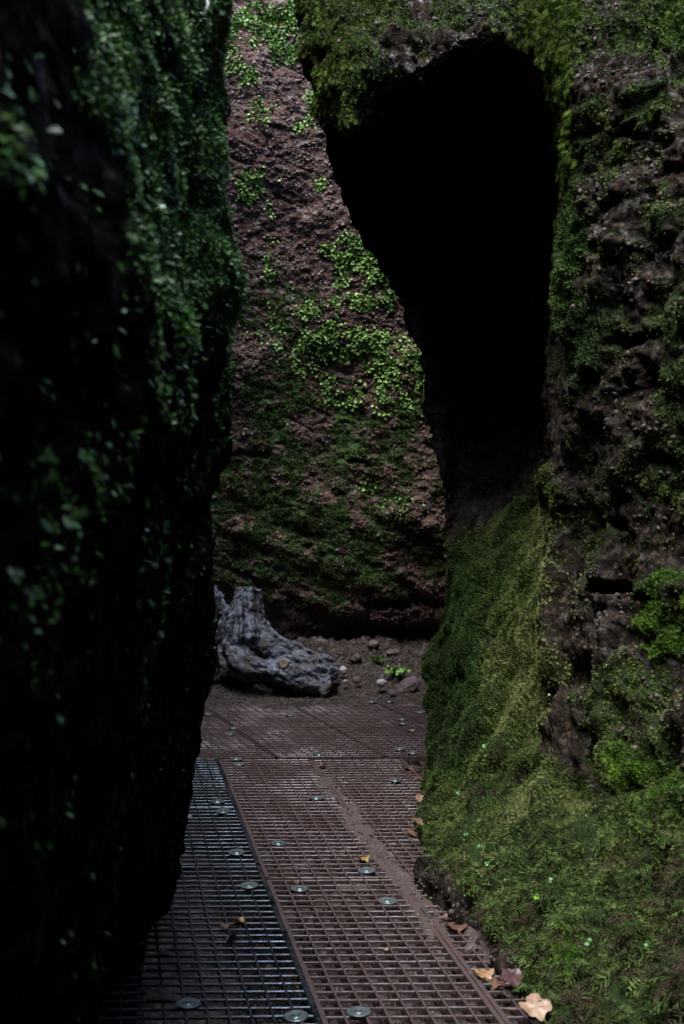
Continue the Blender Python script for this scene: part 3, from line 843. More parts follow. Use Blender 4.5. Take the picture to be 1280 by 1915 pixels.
def panel(label, corner, yaw, skew, width, length, mat, cell=(0.0615, 0.056), zoff=0.0, wl_=0.0065, wt_=0.0052, h=0.032, tilt=0.0, ew=0.013):
    """corner: near left corner, bars run along yaw (left of +Y) and across it"""
    u = np.array([-math.sin(yaw), math.cos(yaw)])
    t = np.array([math.cos(skew), math.sin(skew)])
    root = thing('steel_grating', label, 'grating', (corner[0], corner[1], 0), 0, 'steel gratings of the walkway')
    nx, ny = max(1, round(width / cell[0])), max(1, round(length / cell[1]))
    cw, cl = width / nx, length / ny
    c0 = np.array([0.0, 0.0])
    def inside(a):
        x, y = a[0] + corner[0], a[1] + corner[1]
        return xl(y) - 0.05 < x < xr(y) + 0.05
    def bar(mb, a, b, wd, z1, z0):
        d = (b - a); L = np.linalg.norm(d); d = d / L
        s = np.array([-d[1], d[0]]) * wd / 2
        m = (a + b) / 2
        q_ = [a - s, b - s, b + s, a + s]
        vs = [(v[0], v[1], z0 + tilt * v[0]) for v in q_] + [(v[0], v[1], z1 + tilt * v[0]) for v in q_]
        mb.add(vs, [(4, 5, 6, 7), (0, 1, 5, 4), (1, 2, 6, 5), (2, 3, 7, 6), (3, 0, 4, 7), (3, 2, 1, 0)])
    def rod(mb, a, b, wd, z1, z0):
        d = (b - a); L = np.linalg.norm(d); d = d / L
        s = np.array([-d[1], d[0]]) * wd / 2
        prof = [(-1, z0), (-1, z1 - wd * .42), (-.30, z1), (.30, z1), (1, z1 - wd * .42), (1, z0)]
        vs = [((a + s * k)[0], (a + s * k)[1], z) for k, z in prof] + [((b + s * k)[0], (b + s * k)[1], z) for k, z in prof]
        n6 = len(prof)
        mb.add(vs, [(i, i + 1, n6 + i + 1, n6 + i)[::-1] for i in range(n6 - 1)])
    g, fr_ = MB(), MB()
    zt = 0.0 + zoff
    rr = random.Random(int(corner[0] * 1000) + int(corner[1] * 1000))
    for i in range(0, nx + 1):
        for j in range(ny):
            a = t * cw * i + u * cl * j; b = t * cw * i + u * cl * (j + 1)
            if inside((a + b) / 2):
                edge_ = i in (0, nx)
                bar(fr_ if edge_ else g, a, b, ew * 1.15 if edge_ else wl_ * rr.uniform(.9, 1.15), zt + (0.0012 if edge_ else 0) + rr.uniform(-.0006, .0006), zt - h)
    for j in range(0, ny + 1):
        for i in range(nx):
            edge_ = j in (0, ny)
            wd = ew * .55 if edge_ else wt_
            mrg = 0.0082 if i == 0 else wl_ / 2
            mrg2 = 0.0082 if i == nx - 1 else wl_ / 2
            a = t * (cw * i + mrg) + u * cl * j; b = t * (cw * (i + 1) - mrg2) + u * cl * j
            if inside((a + b) / 2):
                rod(fr_ if edge_ else g, a, b, wd, zt - (0.0 if edge_ else 0.0010) + rr.uniform(-.0008, .0004), zt - (h if edge_ else 0.011))
    if g.v: g.build('bar_grid', mat, root)
    if fr_.v: fr_.build('frame', mat, root)
    return root

GP = 0.009   # gap between neighbours
SK = math.radians(1.2)
def A_at(y): return seamA(y)
yw = math.atan(YAW)
def pn(label, xoff, y0, y1, width, mat, **kw):
    x0 = A_at(y0) + xoff
    L = (y1 - y0) / math.cos(yw) - GP
    panel(label, (x0, y0), yw, SK, width, L, mat, **kw)
pn('near left wet dark steel grating running out under the left wall', -1.01, 2.30, 4.60, 0.99, M_grate_l, cell=(0.0615, 0.056), zoff=-0.004, wt_=.0062)
pn('short dark steel grating beside the left wall, beyond the near left panel', -1.01, 4.62, 5.45, 0.99, M_grate_l, zoff=-0.002, wt_=.0062)
pn('narrowing wet steel grating at the left wall corner before the bend', -1.01, 5.47, 7.05, 0.99, M_grate_l, zoff=-0.005, wt_=.0062)
pn('near centre steel grating filled with mud and gravel, at the bottom of the photo', 0.0, 2.30, 4.44, 0.495, M_grate, zoff=0.0)
pn('middle steel grating left of the mud strip', 0.0, 4.46, 6.42, 0.495, M_grate, zoff=0.001)
pn('near right steel grating cut along the foot of the mossy slope', 0.515, 2.30, 4.44, 0.495, M_grate, zoff=0.001)
pn('grating panel right of the mud strip with slanting bars, by the mossy foot', 0.515, 4.46, 6.42, 0.495, M_grate, zoff=-0.001, cell=(0.055, 0.056))
# beyond the bend: panels turned further left
y2 = math.radians(21)
def turned(label, x0, y0, wdt, L, **kw):
    panel(label, (x0, y0), y2, math.radians(2.2), wdt, L, M_grate, cell=(0.058, 0.052), ew=0.007, **kw)
turned('left steel grating after the bend, in front of the stump', -0.98, 6.46, 0.60, 0.82)
turned('centre steel grating after the bend, turned further left', -0.36, 6.484, 0.60, 0.82, zoff=.001)
turned('right steel grating after the bend, beside the mossy flank', 0.26, 6.508, 0.60, 0.82, zoff=-.001)
turned('last left steel grating, ending in gravel at the stump', -1.29, 7.27, 0.60, 0.80)
turned('last centre steel grating, ending at the far bank', -0.67, 7.294, 0.60, 0.80, zoff=.001)
turned('last right steel grating, towards the stones of the bank', -0.05, 7.318, 0.60, 0.80, zoff=-.001)
turned('farthest right steel grating behind the mossy flank', 0.57, 7.342, 0.50, 0.80)

# round dished washers with bolts that clamp the panels
def make_clamp():
    r = thing('grating_clamp', 'clamp', 'clamp', (0, 0, 0), 0, 'round zinc clamps on the grating')
    m = MB(); m.lathe([(0.0395, 0.0), (0.0395, 0.0022), (0.036, 0.0036), (0.031, 0.0030), (0.024, 0.0006), (0.016, 0.0004), (0.0150, 0.0040), (0.0115, 0.0048), (0.0112, 0.001)], 26)
    m.build('washer', M_washer, r, True)
    b = MB()
    b.lathe([(0.0078, 0.0008), (0.0078, 0.0062), (0.0068, 0.0078), (0.0035, 0.0074), (0.0032, 0.0050), (0.0001, 0.0050)], 6)
    b.build('bolt_head', M_bolt, r)
    for a in (0.4, 2.5, 4.6):
        t = MB(); t.lathe([(0.0001, 0.0050), (0.0020, 0.0048), (0.0026, 0.0028), (0.0001, 0.0026)], 8, 0.0335 * math.cos(a), 0.0335 * math.sin(a))
        t.build('rivet', M_bolt, r)
    return r
clamps = [
 (352,1878,'zinc clamp lowest at the left, beside the dead leaf in the dark'),(554,1902,'zinc clamp at the bottom edge on the left side of the seam'),(671,1894,'zinc clamp at the bottom edge on the muddy centre panel'),
 (466,1657,'zinc clamp just left of the long seam, beside the short left panel'),(561,1663,'zinc clamp just right of the long seam, with a leaf scrap behind it'),(725,1686,'zinc clamp on the muddy right side nearest the foot of the slope'),
 (686,1629,'zinc clamp beside the yellow curled leaf on the mud'),(319,1632,'zinc clamp half hidden by the foot of the left wall'),(443,1595,'zinc clamp with open bolt, on the short left panel'),
 (521,1578,'zinc clamp right of the seam above the short left panel'),(407,1500,'farther of two close clamps near the left wall'),(417,1518,'nearer of two close clamps near the left wall'),
 (592,1493,'zinc clamp touching the far end of the mud strip'),(740,1460,'zinc clamp on the slanting bars right of the mud strip'),(773,1409,'right one of two neighbouring clamps by the mossy flank'),
 (748,1401,'left one of two neighbouring clamps by the mossy flank'),(597,1412,'zinc clamp at the centre of the bend'),(442,1420,'upper clamp of the pair left of the bend'),(447,1430,'lower clamp of the pair left of the bend'),
 (437,1362,'upper clamp of the pair in front of the stump'),(431,1373,'lower clamp of the pair in front of the stump'),(543,1338,'zinc clamp alone in front of the stump root tip'),
 (753,1346,'upper clamp of the far pair at the right'),(754,1354,'lower clamp of the far pair at the right'),(786,1332,'zinc clamp against the mossy flank at far right'),
 (696,1313,'left clamp of the farthest pair by the bank'),(728,1313,'right clamp of the farthest pair by the bank'),(389,1336,'far clamp at the corner of the left wall'),
]
c0 = make_clamp()
for k, (cx, cy, lb) in enumerate(clamps):
    c = c0 if k == 0 else copy_tree(c0)
    gx_, gy_ = G(cx, cy)
    c.scale = (.9, .9, .9)
    c.location = (gx_, gy_, 0.0026)
    c.rotation_euler = (random.uniform(-.04, .04), random.uniform(-.04, .04), random.uniform(0, 6))
    c['label'] = lb

# ------------------------------------------------------------------ STUMP
def wood_mat():
    m, nt, b = new_mat('weathered grey wood')
    L = nt.links.new
    geo = N(nt, 'ShaderNodeNewGeometry')
    mp = N(nt, 'ShaderNodeMapping'); mp.inputs['Scale'].default_value = (1.0, 1.0, 0.35)
    L(geo.outputs['Position'], mp.inputs[0])
    n1 = N(nt, 'ShaderNodeTexNoise', i_Scale=42.0, i_Detail=8.0, i_Roughness=0.72, i_Distortion=0.6)
    L(mp.outputs[0], n1.inputs[0])
    n2 = N(nt, 'ShaderNodeTexNoise', i_Scale=7.0, i_Detail=4.0)
    L(geo.outputs['Position'], n2.inputs[0])
    c = ramp(nt, n1.outputs[0], [(0.36, (0.03, 0.032, 0.038)), (0.5, (0.105, 0.118, 0.15)), (0.66, (0.25, 0.285, 0.37))])
    ga = N(nt, 'ShaderNodeAttribute', attribute_name='grain')
    gm = ramp(nt, ga.outputs['Fac'], [(0.30, (0.14, 0.13, 0.12)), (0.60, (0.8, 0.8, 0.8)), (0.95, (1.35, 1.35, 1.35))])
    gx_ = N(nt, 'ShaderNodeMix', data_type='RGBA', blend_type='MULTIPLY'); gx_.inputs[0].default_value = 1.0
    L(c, gx_.inputs[6]); L(gm, gx_.inputs[7]); c = gx_.outputs[2]
    k = ramp(nt, n2.outputs[0], [(0.50, (0, 0, 0)), (0.66, (1, 1, 1))])
    kk = N(nt, 'ShaderNodeMath', operation='MULTIPLY'); L(k, kk.inputs[0]); kk.inputs[1].default_value = 0.75
    at = N(nt, 'ShaderNodeAttribute', attribute_name='dirt_shade')
    c2 = mixc(nt, kk.outputs[0], c, (0.075, 0.058, 0.045))
    L(mixc(nt, at.outputs['Fac'], c2, (0.035, 0.027, 0.022)), b.inputs['Base Color'])  # dark mix: soil and stains, plus shade painted under the roots
    L(ramp(nt, n1.outputs[0], [(0.4, (0.25,) * 3), (0.6, (0.42,) * 3)]), b.inputs['Roughness'])
    bp = N(nt, 'ShaderNodeBump', i_Strength=1.0, i_Distance=0.016)
    L(n1.outputs[0], bp.inputs['Height']); L(bp.outputs[0], b.inputs['Normal'])
    return m
M_wood = wood_mat()
stump = thing('tree_stump', 'weathered grey tree stump with thick gnarled roots lying at the foot of the far wall', 'tree stump', (-0.6, 8.7, 0))
def remeshed(chains, voxel, disp=None, smooth_it=3):
    mb = MB()
    for ch in chains:
        pts, rad = [], []
        for a, b in zip(ch[:-1], ch[1:]):
            for k in range(5):
                t = k / 5
                pts.append(tuple(a[i] * (1 - t) + b[i] * t for i in range(3)))
                rad.append(a[3] * (1 - t) + b[3] * t)
        pts.append(ch[-1][:3]); rad.append(ch[-1][3])
        # round the ends
        mb.tube(pts, rad, 14)
        for e in (0, -1):
            x, y, z, r = ch[e]
            n_ = 10
            vs = [(x + r * math.sin(math.pi * i / n_) * math.cos(2 * math.pi * j / 12), y + r * math.sin(math.pi * i / n_) * math.sin(2 * math.pi * j / 12), z + r * math.cos(math.pi * i / n_)) for i in range(n_ + 1) for j in range(12)]
            fs = [(i * 12 + j, (i + 1) * 12 + j, (i + 1) * 12 + (j + 1) % 12, i * 12 + (j + 1) % 12) for i in range(n_) for j in range(12)]
            if e == -1 or True: mb.add(vs, fs)
    o = mb.build('tmp', None)
    m1 = o.modifiers.new('r', 'REMESH'); m1.mode = 'VOXEL'; m1.voxel_size = voxel
    m2 = o.modifiers.new('s', 'SMOOTH'); m2.iterations = smooth_it; m2.factor = 0.5
    dg = bpy.context.evaluated_depsgraph_get()
    ev = o.evaluated_get(dg)
    me = ev.to_mesh()
    V = np.zeros(len(me.vertices) * 3, dtype=np.float32); me.vertices.foreach_get('co', V)
    Nv = np.zeros(len(me.vertices) * 3, dtype=np.float32); me.vertices.foreach_get('normal', Nv)
    Fc = [tuple(p.vertices) for p in me.polygons]
    ev.to_mesh_clear()
    bpy.data.objects.remove(o)
    return V.reshape(-1, 3).astype(float), Nv.reshape(-1, 3).astype(float), Fc
chains = [
 [(-.700,8.72,.735,.092),(-.715,8.72,.66,.112),(-.735,8.72,.56,.150),(-.745,8.72,.46,.185),(-.74,8.70,.36,.19),(-.72,8.68,.28,.15)],
 [(-.66,8.70,.44,.12),(-.53,8.68,.345,.095),(-.40,8.62,.275,.080),(-.27,8.55,.235,.078),(-.13,8.47,.215,.072),(-.085,8.40,.17,.062)],
 [(-.62,8.66,.36,.11),(-.50,8.62,.27,.10),(-.38,8.52,.19,.10),(-.26,8.44,.13,.095),(-.17,8.39,.08,.075)],
 [(-.18,8.42,.17,.07),(-.12,8.36,.10,.055),(-.13,8.33,.045,.045)],
 [(-.10,8.42,.19,.055),(-.055,8.41,.12,.04),(-.06,8.42,.04,.03)],
 [(-.80,8.64,.30,.12),(-.74,8.50,.235,.085),(-.64,8.44,.205,.075),(-.54,8.42,.19,.075),(-.44,8.42,.17,.08),(-.33,8.40,.12,.08)],
 [(-.80,8.70,.33,.13),(-.90,8.64,.27,.085),(-.97,8.60,.20,.06),(-1.00,8.58,.10,.045),(-1.02,8.60,.02,.03)],
 [(-.88,8.62,.25,.06),(-.83,8.50,.20,.05),(-.74,8.44,.16,.05),(-.64,8.42,.15,.04)],
 [(-.75,8.80,.30,.14),(-.70,8.88,.12,.12),(-.68,8.9,-.02,.1)],
 [(-.45,8.50,.20,.05),(-.42,8.40,.235,.034)],
 [(-.92,8.75,.36,.05),(-.99,8.74,.43,.035),(-1.03,8.74,.42,.022)],
 [(-.88,8.86,.5,.05),(-.93,8.86,.60,.034),(-.96,8.86,.70,.022),(-.97,8.86,.77,.010)],
 [(-.85,8.86,.3,.07),(-.88,8.86,.5,.05)],
]
chains += [[(-.62,8.60,.42,.030),(-.52,8.57,.345,.034),(-.40,8.51,.285,.030),(-.28,8.45,.24,.026),(-.17,8.38,.20,.022)],
 [(-.66,8.66,.52,.03),(-.55,8.63,.42,.03),(-.42,8.60,.35,.03),(-.28,8.56,.305,.03),(-.16,8.50,.28,.028),(-.09,8.44,.24,.03)],
 [(-.86,8.56,.36,.03),(-.84,8.47,.29,.03),(-.78,8.41,.24,.032),(-.69,8.38,.20,.03),(-.6,8.37,.17,.03)],
 ]
V, Nv, Fc = remeshed(chains, 0.0075, smooth_it=2)
qa = V * 1.0
trunk_w = sstep(.30, .42, V[:, 2]) * sstep(-.50, -.60, V[:, 0])
ang = np.arctan2(V[:, 1] - 8.72, V[:, 0] + .73)
groove = fbm(np.stack([np.cos(ang) * 4.5, np.sin(ang) * 4.5, V[:, 2] * 2.2], -1), 401, 4)
rootg = fbm(V * np.array([7., 14., 22.]), 405, 4)
d = 0.017 * groove * trunk_w + 0.012 * trunk_w * fbm(V * 14, 447, 3) + 0.018 * rootg * (1 - trunk_w) + 0.006 * fbm(V * 45, 409, 3) + 0.018 * fbm(V * 9, 410, 2) * (1 - trunk_w * .5)
V = V + Nv * d[:, None]
ridge_t = 1 - np.abs(fbm(np.stack([np.cos(ang) * 7., np.sin(ang) * 7., V[:, 2] * 3.0 + .6 * np.cos(ang * 2)], -1), 441, 3))
al = V[:, 0] * .9 - V[:, 2] * .35
ridge_r = 1 - np.abs(fbm(np.stack([al * 5, V[:, 1] * 26, (V[:, 2] + .55 * V[:, 0]) * 30], -1), 445, 3))
grain = ridge_t * trunk_w + ridge_r * (1 - trunk_w)
V = V + Nv * (0.010 * (grain - .6))[:, None]
# broken, slightly hollow top
topz = 0.765 + 0.022 * fbm(np.stack([V[:, 0] * 16, V[:, 1] * 16, V[:, 0] * 0], -1), 420, 2)
rad = np.hypot(V[:, 0] + .70, V[:, 1] - 8.72)
tp = (V[:, 2] > topz) & (rad < .2)
V[tp, 2] = topz[tp]
hol = sstep(.075, .02, rad) * (V[:, 2] > .70)
V[:, 2] -= .09 * hol
dirt_shade = np.clip(sstep(.16, .03, V[:, 2]) + .55 * sstep(.1, -.35, Nv[:, 2]) * (1 - trunk_w), 0, 1) * .85  # soil tone near the ground, and shade painted on the root undersides
dirt_shade = np.clip(dirt_shade + .9 * sstep(.42, .34, V[:, 2]) * sstep(.20, .28, V[:, 2]) * sstep(-.50, -.58, V[:, 0]) * sstep(-.2, .3, fbm(V * 8, 450, 2)) + sstep(.25, .6, fbm(V * 12, 431, 3)) * .5, 0, 1)  # painted shade in the hollow below the trunk, plus random stains
V = V - np.array([-0.6, 8.7, 0])
me = bpy.data.meshes.new('stump_body'); me.from_pydata([tuple(v) for v in V], [], Fc)
ag = me.attributes.new('grain', 'FLOAT', 'POINT'); ag.data.foreach_set('value', np.clip(grain, 0, 1).astype(np.float32))
at = me.attributes.new('dirt_shade', 'FLOAT', 'POINT'); at.data.foreach_set('value', dirt_shade.astype(np.float32))
for p_ in me.polygons: p_.use_smooth = True
me.materials.append(M_wood)
so = bpy.data.objects.new('trunk_and_roots', me); COL.objects.link(so); so.parent = stump
# sawn knot
mk, ntk, bk = new_mat('sawn knot wood')
g_ = N(ntk, 'ShaderNodeTexCoord'); wv_ = N(ntk, 'ShaderNodeTexWave', wave_type='RINGS', rings_direction='Y', i_Scale=28.0, i_Distortion=3.0, i_Detail=3.0)
ntk.links.new(g_.outputs['Object'], wv_.inputs[0])
ntk.links.new(ramp(ntk, wv_.outputs[0], [(0.2, (0.10, 0.065, 0.04)), (0.8, (0.24, 0.17, 0.115))]), bk.inputs['Base Color'])
bk.inputs['Roughness'].default_value = .6
m = MB()
vs, fs = [], []
for j, (rr_, yy) in enumerate([(.036, .06), (.037, .004), (.031, -.003), (.018, .001), (.0005, .004)]):
    for k in range(16):
        a = 2 * math.pi * k / 16
        w_ = rr_ * (1 + .10 * math.sin(3 * a + 1) + .06 * math.sin(5 * a))
        vs.append((w_ * math.cos(a), yy, w_ * math.sin(a)))
for j in range(4):
    for k in range(16):
        fs.append((j * 16 + k, j * 16 + (k + 1) % 16, (j + 1) * 16 + (k + 1) % 16, (j + 1) * 16 + k))
m.add(vs, fs)
kn = m.build('knot', mk, stump, True)
kn.location = (0.175, -0.335, 0.243)
kn.rotation_euler = (math.radians(-18), 0, math.radians(12))

# ------------------------------------------------------------------ STONES of the bank
def stone(name, label, cat, px_, py_, d, sx_, sy_, sz_, seed, mat, group=None):
    n1, n2 = 26, 18
    vs = []
    for i in range(n2 + 1):
        th = math.pi * i / n2
        for j in range(n1):
            a = 2 * math.pi * j / n1
            vs.append((math.sin(th) * math.cos(a), math.sin(th) * math.sin(a), math.cos(th)))
    V = np.array(vs)
    wl_, wv_ = worley(V * 1.6 + seed * 3.1, seed)
    V = V * (0.78 + 0.4 * wl_[:, None] * 0.7 + 0.10 * fbm(V * 3 + seed, seed, 3)[:, None])
    V *= np.array([sx_, sy_, sz_])
    i = np.arange((n2 + 1) * n1).reshape(n2 + 1, n1)
    f = np.stack([i[:-1], np.roll(i[:-1], -1, 1), np.roll(i[1:], -1, 1), i[1:]], -1).reshape(-1, 4)[:, ::-1]
    o = np_mesh(name, V, f, mat, {'moss': V[:, 0] * 0}, smooth=True)
    x, y, z = P(px_, py_, d)
    o.location = (x, y, z)
    o.rotation_euler = (seed * .7 % .5, seed * .37 % .6, seed * 1.3)
    return tag(o, label, cat, group)
M_stone = rock_mat('bank stone', [(0.34, (0.06, 0.042, 0.04)), (0.5, (0.10, 0.075, 0.075)), (0.68, (0.16, 0.13, 0.135))], scale=3.0, wet=.8, bump=.7, fleck_amt=.3)
M_pale = rock_mat('pale stone', [(0.34, (0.20, 0.17, 0.18)), (0.5, (0.34, 0.30, 0.31)), (0.68, (0.45, 0.42, 0.44))], scale=3.0, wet=.8, bump=.5, fleck_amt=.2)
GS = 'loose stones on the bank below the far wall'
stone('boulder', 'largest rounded wet stone of the bank, beside the mossy flank', 'stone', 762, 1283, 8.6, .115, .09, .055, 3, M_stone, GS)
stone('stone', 'pale angular stone lying on the bank left of the largest stone', 'stone', 713, 1277, 8.55, .042, .035, .032, 5, M_pale, GS)
stone('stone', 'pale stone beside the tip of the stump root', 'stone', 642, 1254, 8.9, .035, .03, .035, 7, M_pale, GS)
stone('stone', 'pinkish stone just right of the pale stone by the root tip', 'stone', 668, 1272, 8.7, .04, .035, .026, 9, M_stone, GS)
stone('stone', 'small pale chip below the stump root tip stone', 'stone', 646, 1275, 8.65, .022, .02, .016, 11, M_pale, GS)
stone('stone', 'reddish stone high on the bank under the dark undercut', 'stone', 700, 1205, 9.5, .06, .05, .04, 13, M_stone, GS)
stone('stone', 'flat stone high on the bank towards the mossy flank', 'stone', 735, 1222, 9.4, .07, .05, .035, 15, M_stone, GS)
stone('stone', 'reddish stone half way up the bank above the root tip', 'stone', 665, 1232, 9.2, .055, .045, .035, 17, M_stone, GS)
stone('stone', 'small stone in front of the largest stone of the bank', 'stone', 735, 1296, 8.4, .035, .03, .02, 19, M_stone, GS)
stone('stone', 'dark stone on the bank behind the stump root', 'stone', 600, 1205, 9.5, .08, .06, .045, 21, M_stone, GS)
# stones at the foot of the mossy slope
GS2 = 'stones lying at the muddy foot of the mossy slope'
stone('stone', 'brown round stone in the mud at the foot of the mossy slope', 'stone', 812, 1608, 4.62, .034, .03, .028, 23, M_stone, GS2)
stone('stone', 'dark stone in the mud edge below the brown round stone', 'stone', 862, 1690, 4.15, .04, .035, .03, 25, M_stone, GS2)
stone('stone', 'small wet stone at the panel edge near the purple leaf', 'stone', 880, 1775, 3.78, .028, .026, .018, 27, M_stone, GS2)
stone('stone', 'glossy stone beside the pale torn leaf', 'stone', 955, 1860, 3.42, .03, .026, .016, 29, M_stone, GS2)
# little plant on the bank
def clumpy(name, label, cat, x, y, z, n_, spread, size, mat, seed, up=.8):
    r_ = np.random.default_rng(seed)
    p = np.stack([r_.normal(size=n_) * spread, r_.normal(size=n_) * spread * .8, r_.random(n_) * spread * .6 + .01], -1)
    nn = np.stack([r_.normal(size=n_) * .5, -.5 + r_.normal(size=n_) * .4, np.ones(n_)], -1); nn /= np.linalg.norm(nn, axis=1, keepdims=True)
    o = inst(name, TLF[0], TLF[1], p, frames(nn, .3, .5, .6, seed, .3), size * (.7 + .6 * r_.random(n_)), np.clip(.6 + .2 * r_.normal(size=n_), 0, 1), mat)
    o.location = (x, y, z)
    return tag(o, label, cat)
x, y, z = P(745, 1252, 8.95)
clumpy('leafy_plant', 'low leafy green plant on the bank near the largest stone', 'plant', x, y, z - .03, 70, .055, .035, M_leafy, 71)
x, y, z = P(705, 1232, 9.3)
clumpy('leafy_plant', 'small dull green plant higher on the bank under the undercut', 'plant', x, y, z - .02, 90, .035, .028, M_frond, 72)

# ------------------------------------------------------------------ DEAD LEAVES
def dead_leaf_mat(name, c1, c2):
    m, nt, b = new_mat(name)
    tc = N(nt, 'ShaderNodeTexCoord')
    n1 = N(nt, 'ShaderNodeTexNoise', i_Scale=28.0, i_Detail=6.0, i_Roughness=.7)
    nt.links.new(tc.outputs['Object'], n1.inputs[0])
    nt.links.new(ramp(nt, n1.outputs[0], [(0.35, c1), (0.65, c2)]), b.inputs['Base Color'])
    b.inputs['Roughness'].default_value = .45
    bp = N(nt, 'ShaderNodeBump', i_Strength=.5, i_Distance=.002); nt.links.new(n1.outputs[0], bp.inputs['Height']); nt.links.new(bp.outputs[0], b.inputs['Normal'])
    return m
ML = {'tan': dead_leaf_mat('tan dead leaf', (0.17, 0.095, 0.055), (0.33, 0.21, 0.13)), 'brown': dead_leaf_mat('brown dead leaf', (0.06, 0.030, 0.018), (0.14, 0.07, 0.04)),
      'orange': dead_leaf_mat('orange dead leaf', (0.16, 0.08, 0.03), (0.34, 0.20, 0.10)), 'purple': dead_leaf_mat('purple dead leaf', (0.035, 0.014, 0.016), (0.075, 0.034, 0.036)),
      'yellow': dead_leaf_mat('yellow dead leaf', (0.16, 0.10, 0.02), (0.30, 0.20, 0.05)), 'dark': dead_leaf_mat('dark sodden leaf', (0.02, 0.018, 0.012), (0.05, 0.042, 0.03)),
      'green': dead_leaf_mat('green leaflet', (0.06, 0.18, 0.03), (0.10, 0.28, 0.06))}
def dead_leaf(label, px_, py_, d, size, colour, shape='lobed', rot=None, curl=.25, group='fallen dead leaves', name='dead_leaf', cat='leaf', seed=0, zlift=.004):
    r = random.Random(seed)
    n_ = 40
    ring = []
    for k in range(n_):
        a = 2 * math.pi * k / n_
        if shape == 'lobed': rr_ = 1.0 - .30 * abs(math.sin(2.5 * a + .2)) ** .8 + .06 * math.sin(11 * a) + r.uniform(-.03, .03)
        elif shape == 'torn': rr_ = .80 + .12 * math.cos(4 * a + .5) + .06 * math.sin(7 * a) - .12 * max(0, math.sin(3 * a + 1)) ** 6 + r.uniform(-.05, .05)
        else: rr_ = 1.0 / math.sqrt((math.cos(a) / 1.0) ** 2 + (math.sin(a) / .62) ** 2)
        ring.append((a, rr_))
    vs, fs = [(0, 0, 0)], []
    R_ = 6
    for q_ in range(1, R_ + 1):
        for a, rr_ in ring:
            t = q_ / R_
            x, y = math.cos(a) * rr_ * t, math.sin(a) * rr_ * t
            z = curl * (x * x * .8 - y * y * .35) + .10 * curl * math.sin(6 * a) * t - .05 * math.exp(-(y * 9) ** 2) + .04 * math.sin(5 * x + seed)
            vs.append((x, y, z))
    for k in range(n_): fs.append((0, 1 + k, 1 + (k + 1) % n_))
    for q_ in range(R_ - 1):
        for k in range(n_):
            k2 = (k + 1) % n_
            fs.append((1 + q_ * n_ + k, 1 + (q_ + 1) * n_ + k, 1 + (q_ + 1) * n_ + k2, 1 + q_ * n_ + k2))
    nb = len(vs)
    vs2 = [(x, y, z - .012) for x, y, z in vs]
    m = MB(); s_ = size / 2
    m.add([(x * s_, y * s_, z * s_) for x, y, z in vs], fs)
    m.add([(x * s_, y * s_, z * s_) for x, y, z in vs2], [f[::-1] for f in fs])
    x, y, z = P(px_, py_, d) if d else (*G(px_, py_), 0.0)
    root = thing(name, label, cat, (x, y, z + zlift), 0, group)
    m.build('blade', ML[colour], root, True)
    st = MB(); st.tube([(-s_ * .9, 0, 0), (-s_ * 1.3, s_ * .08, s_ * .05), (-s_ * 1.65, s_ * .22, s_ * .02)], [s_ * .03, s_ * .022, s_ * .02], 5)
    st.build('stalk', ML[colour], root, True)
    root.rotation_euler = rot or (r.uniform(-.2, .2), r.uniform(-.2, .2), r.uniform(0, 6.28))
    return root
dead_leaf('large pale tan torn leaf at the foot of the slope, bottom of the photo', 1003, 1882, 3.24, .105, 'tan', 'torn', (.42, -.1, .2), .30, seed=1, zlift=.0)
dead_leaf('dark purple veined leaf in the hollow beside the orange leaf', 958, 1830, 3.42, .09, 'purple', 'lobed', (.35, -.2, 1.0), .25, seed=2)
dead_leaf('orange and cream curled leaf at the edge of the grating', 905, 1828, 0, .075, 'orange', 'lobed', (.15, .1, .3), .5, seed=3, zlift=.012)
dead_leaf('round pale leaf standing against the mossy foot', 787, 1497, 5.2, .055, 'tan', 'oval', (1.0, .1, .3), .3, seed=4, zlift=.01)
dead_leaf('brown leaf lying at the mossy foot below the round pale leaf', 779, 1545, 4.85, .075, 'brown', 'lobed', (.3, .1, 1.), .4, seed=5, zlift=.02)
dead_leaf('second brown leaf in the pile, behind the round pale leaf', 786, 1470, 5.55, .09, 'brown', 'lobed', (.4, -.1, 2.), .4, seed=6, zlift=.03)
dead_leaf('rust coloured leaf stuck upright in the moss of the flank', 835, 1372, 5.48, .045, 'orange', 'torn', (1.35, .1, .3), .2, seed=7)
dead_leaf('yellow curled leaf on the mud strip', 681, 1609, 0, .055, 'yellow', 'lobed', (.1, .1, .4), .7, seed=8, zlift=.008)
dead_leaf('twisted yellowish leaf lying on the dark left panel', 448, 1724, 0, .05, 'yellow', 'torn', (.2, .2, 1.2), .6, seed=9, zlift=.006)
dead_leaf('brown rolled leaf below the twisted yellowish leaf', 433, 1762, 0, .05, 'dark', 'oval', (.2, .5, 2.0), .9, seed=10, zlift=.008)
dead_leaf('thin pale leaf on the far grating beside the mossy flank', 769, 1367, 0, .06, 'tan', 'lobed', (.05, .1, .3), .4, seed=12, zlift=.006)
dead_leaf('large sodden dark leaf at the bottom left', 300, 1862, 0, .11, 'dark', 'lobed', (.0, .05, .5), .15, seed=13, zlift=.006)
dead_leaf('smaller sodden leaf above the large dark one', 303, 1784, 0, .06, 'dark', 'lobed', (.1, .05, 1.5), .3, seed=14, zlift=.006)
dead_leaf('dark maple leaf below the lowest left clamp', 372, 1903, 0, .055, 'dark', 'lobed', (.1, .0, 2.5), .3, seed=15, zlift=.006)
dead_leaf('narrow brown leaf at the panel edge by the slope', 855, 1737, 0, .07, 'brown', 'oval', (.1, .1, .1), .4, seed=16, zlift=.006)
dead_leaf('small orange leaf tucked in the mud below the moss', 898, 1770, 3.85, .04, 'orange', 'torn', (.7, .2, .8), .3, seed=17, zlift=.01)
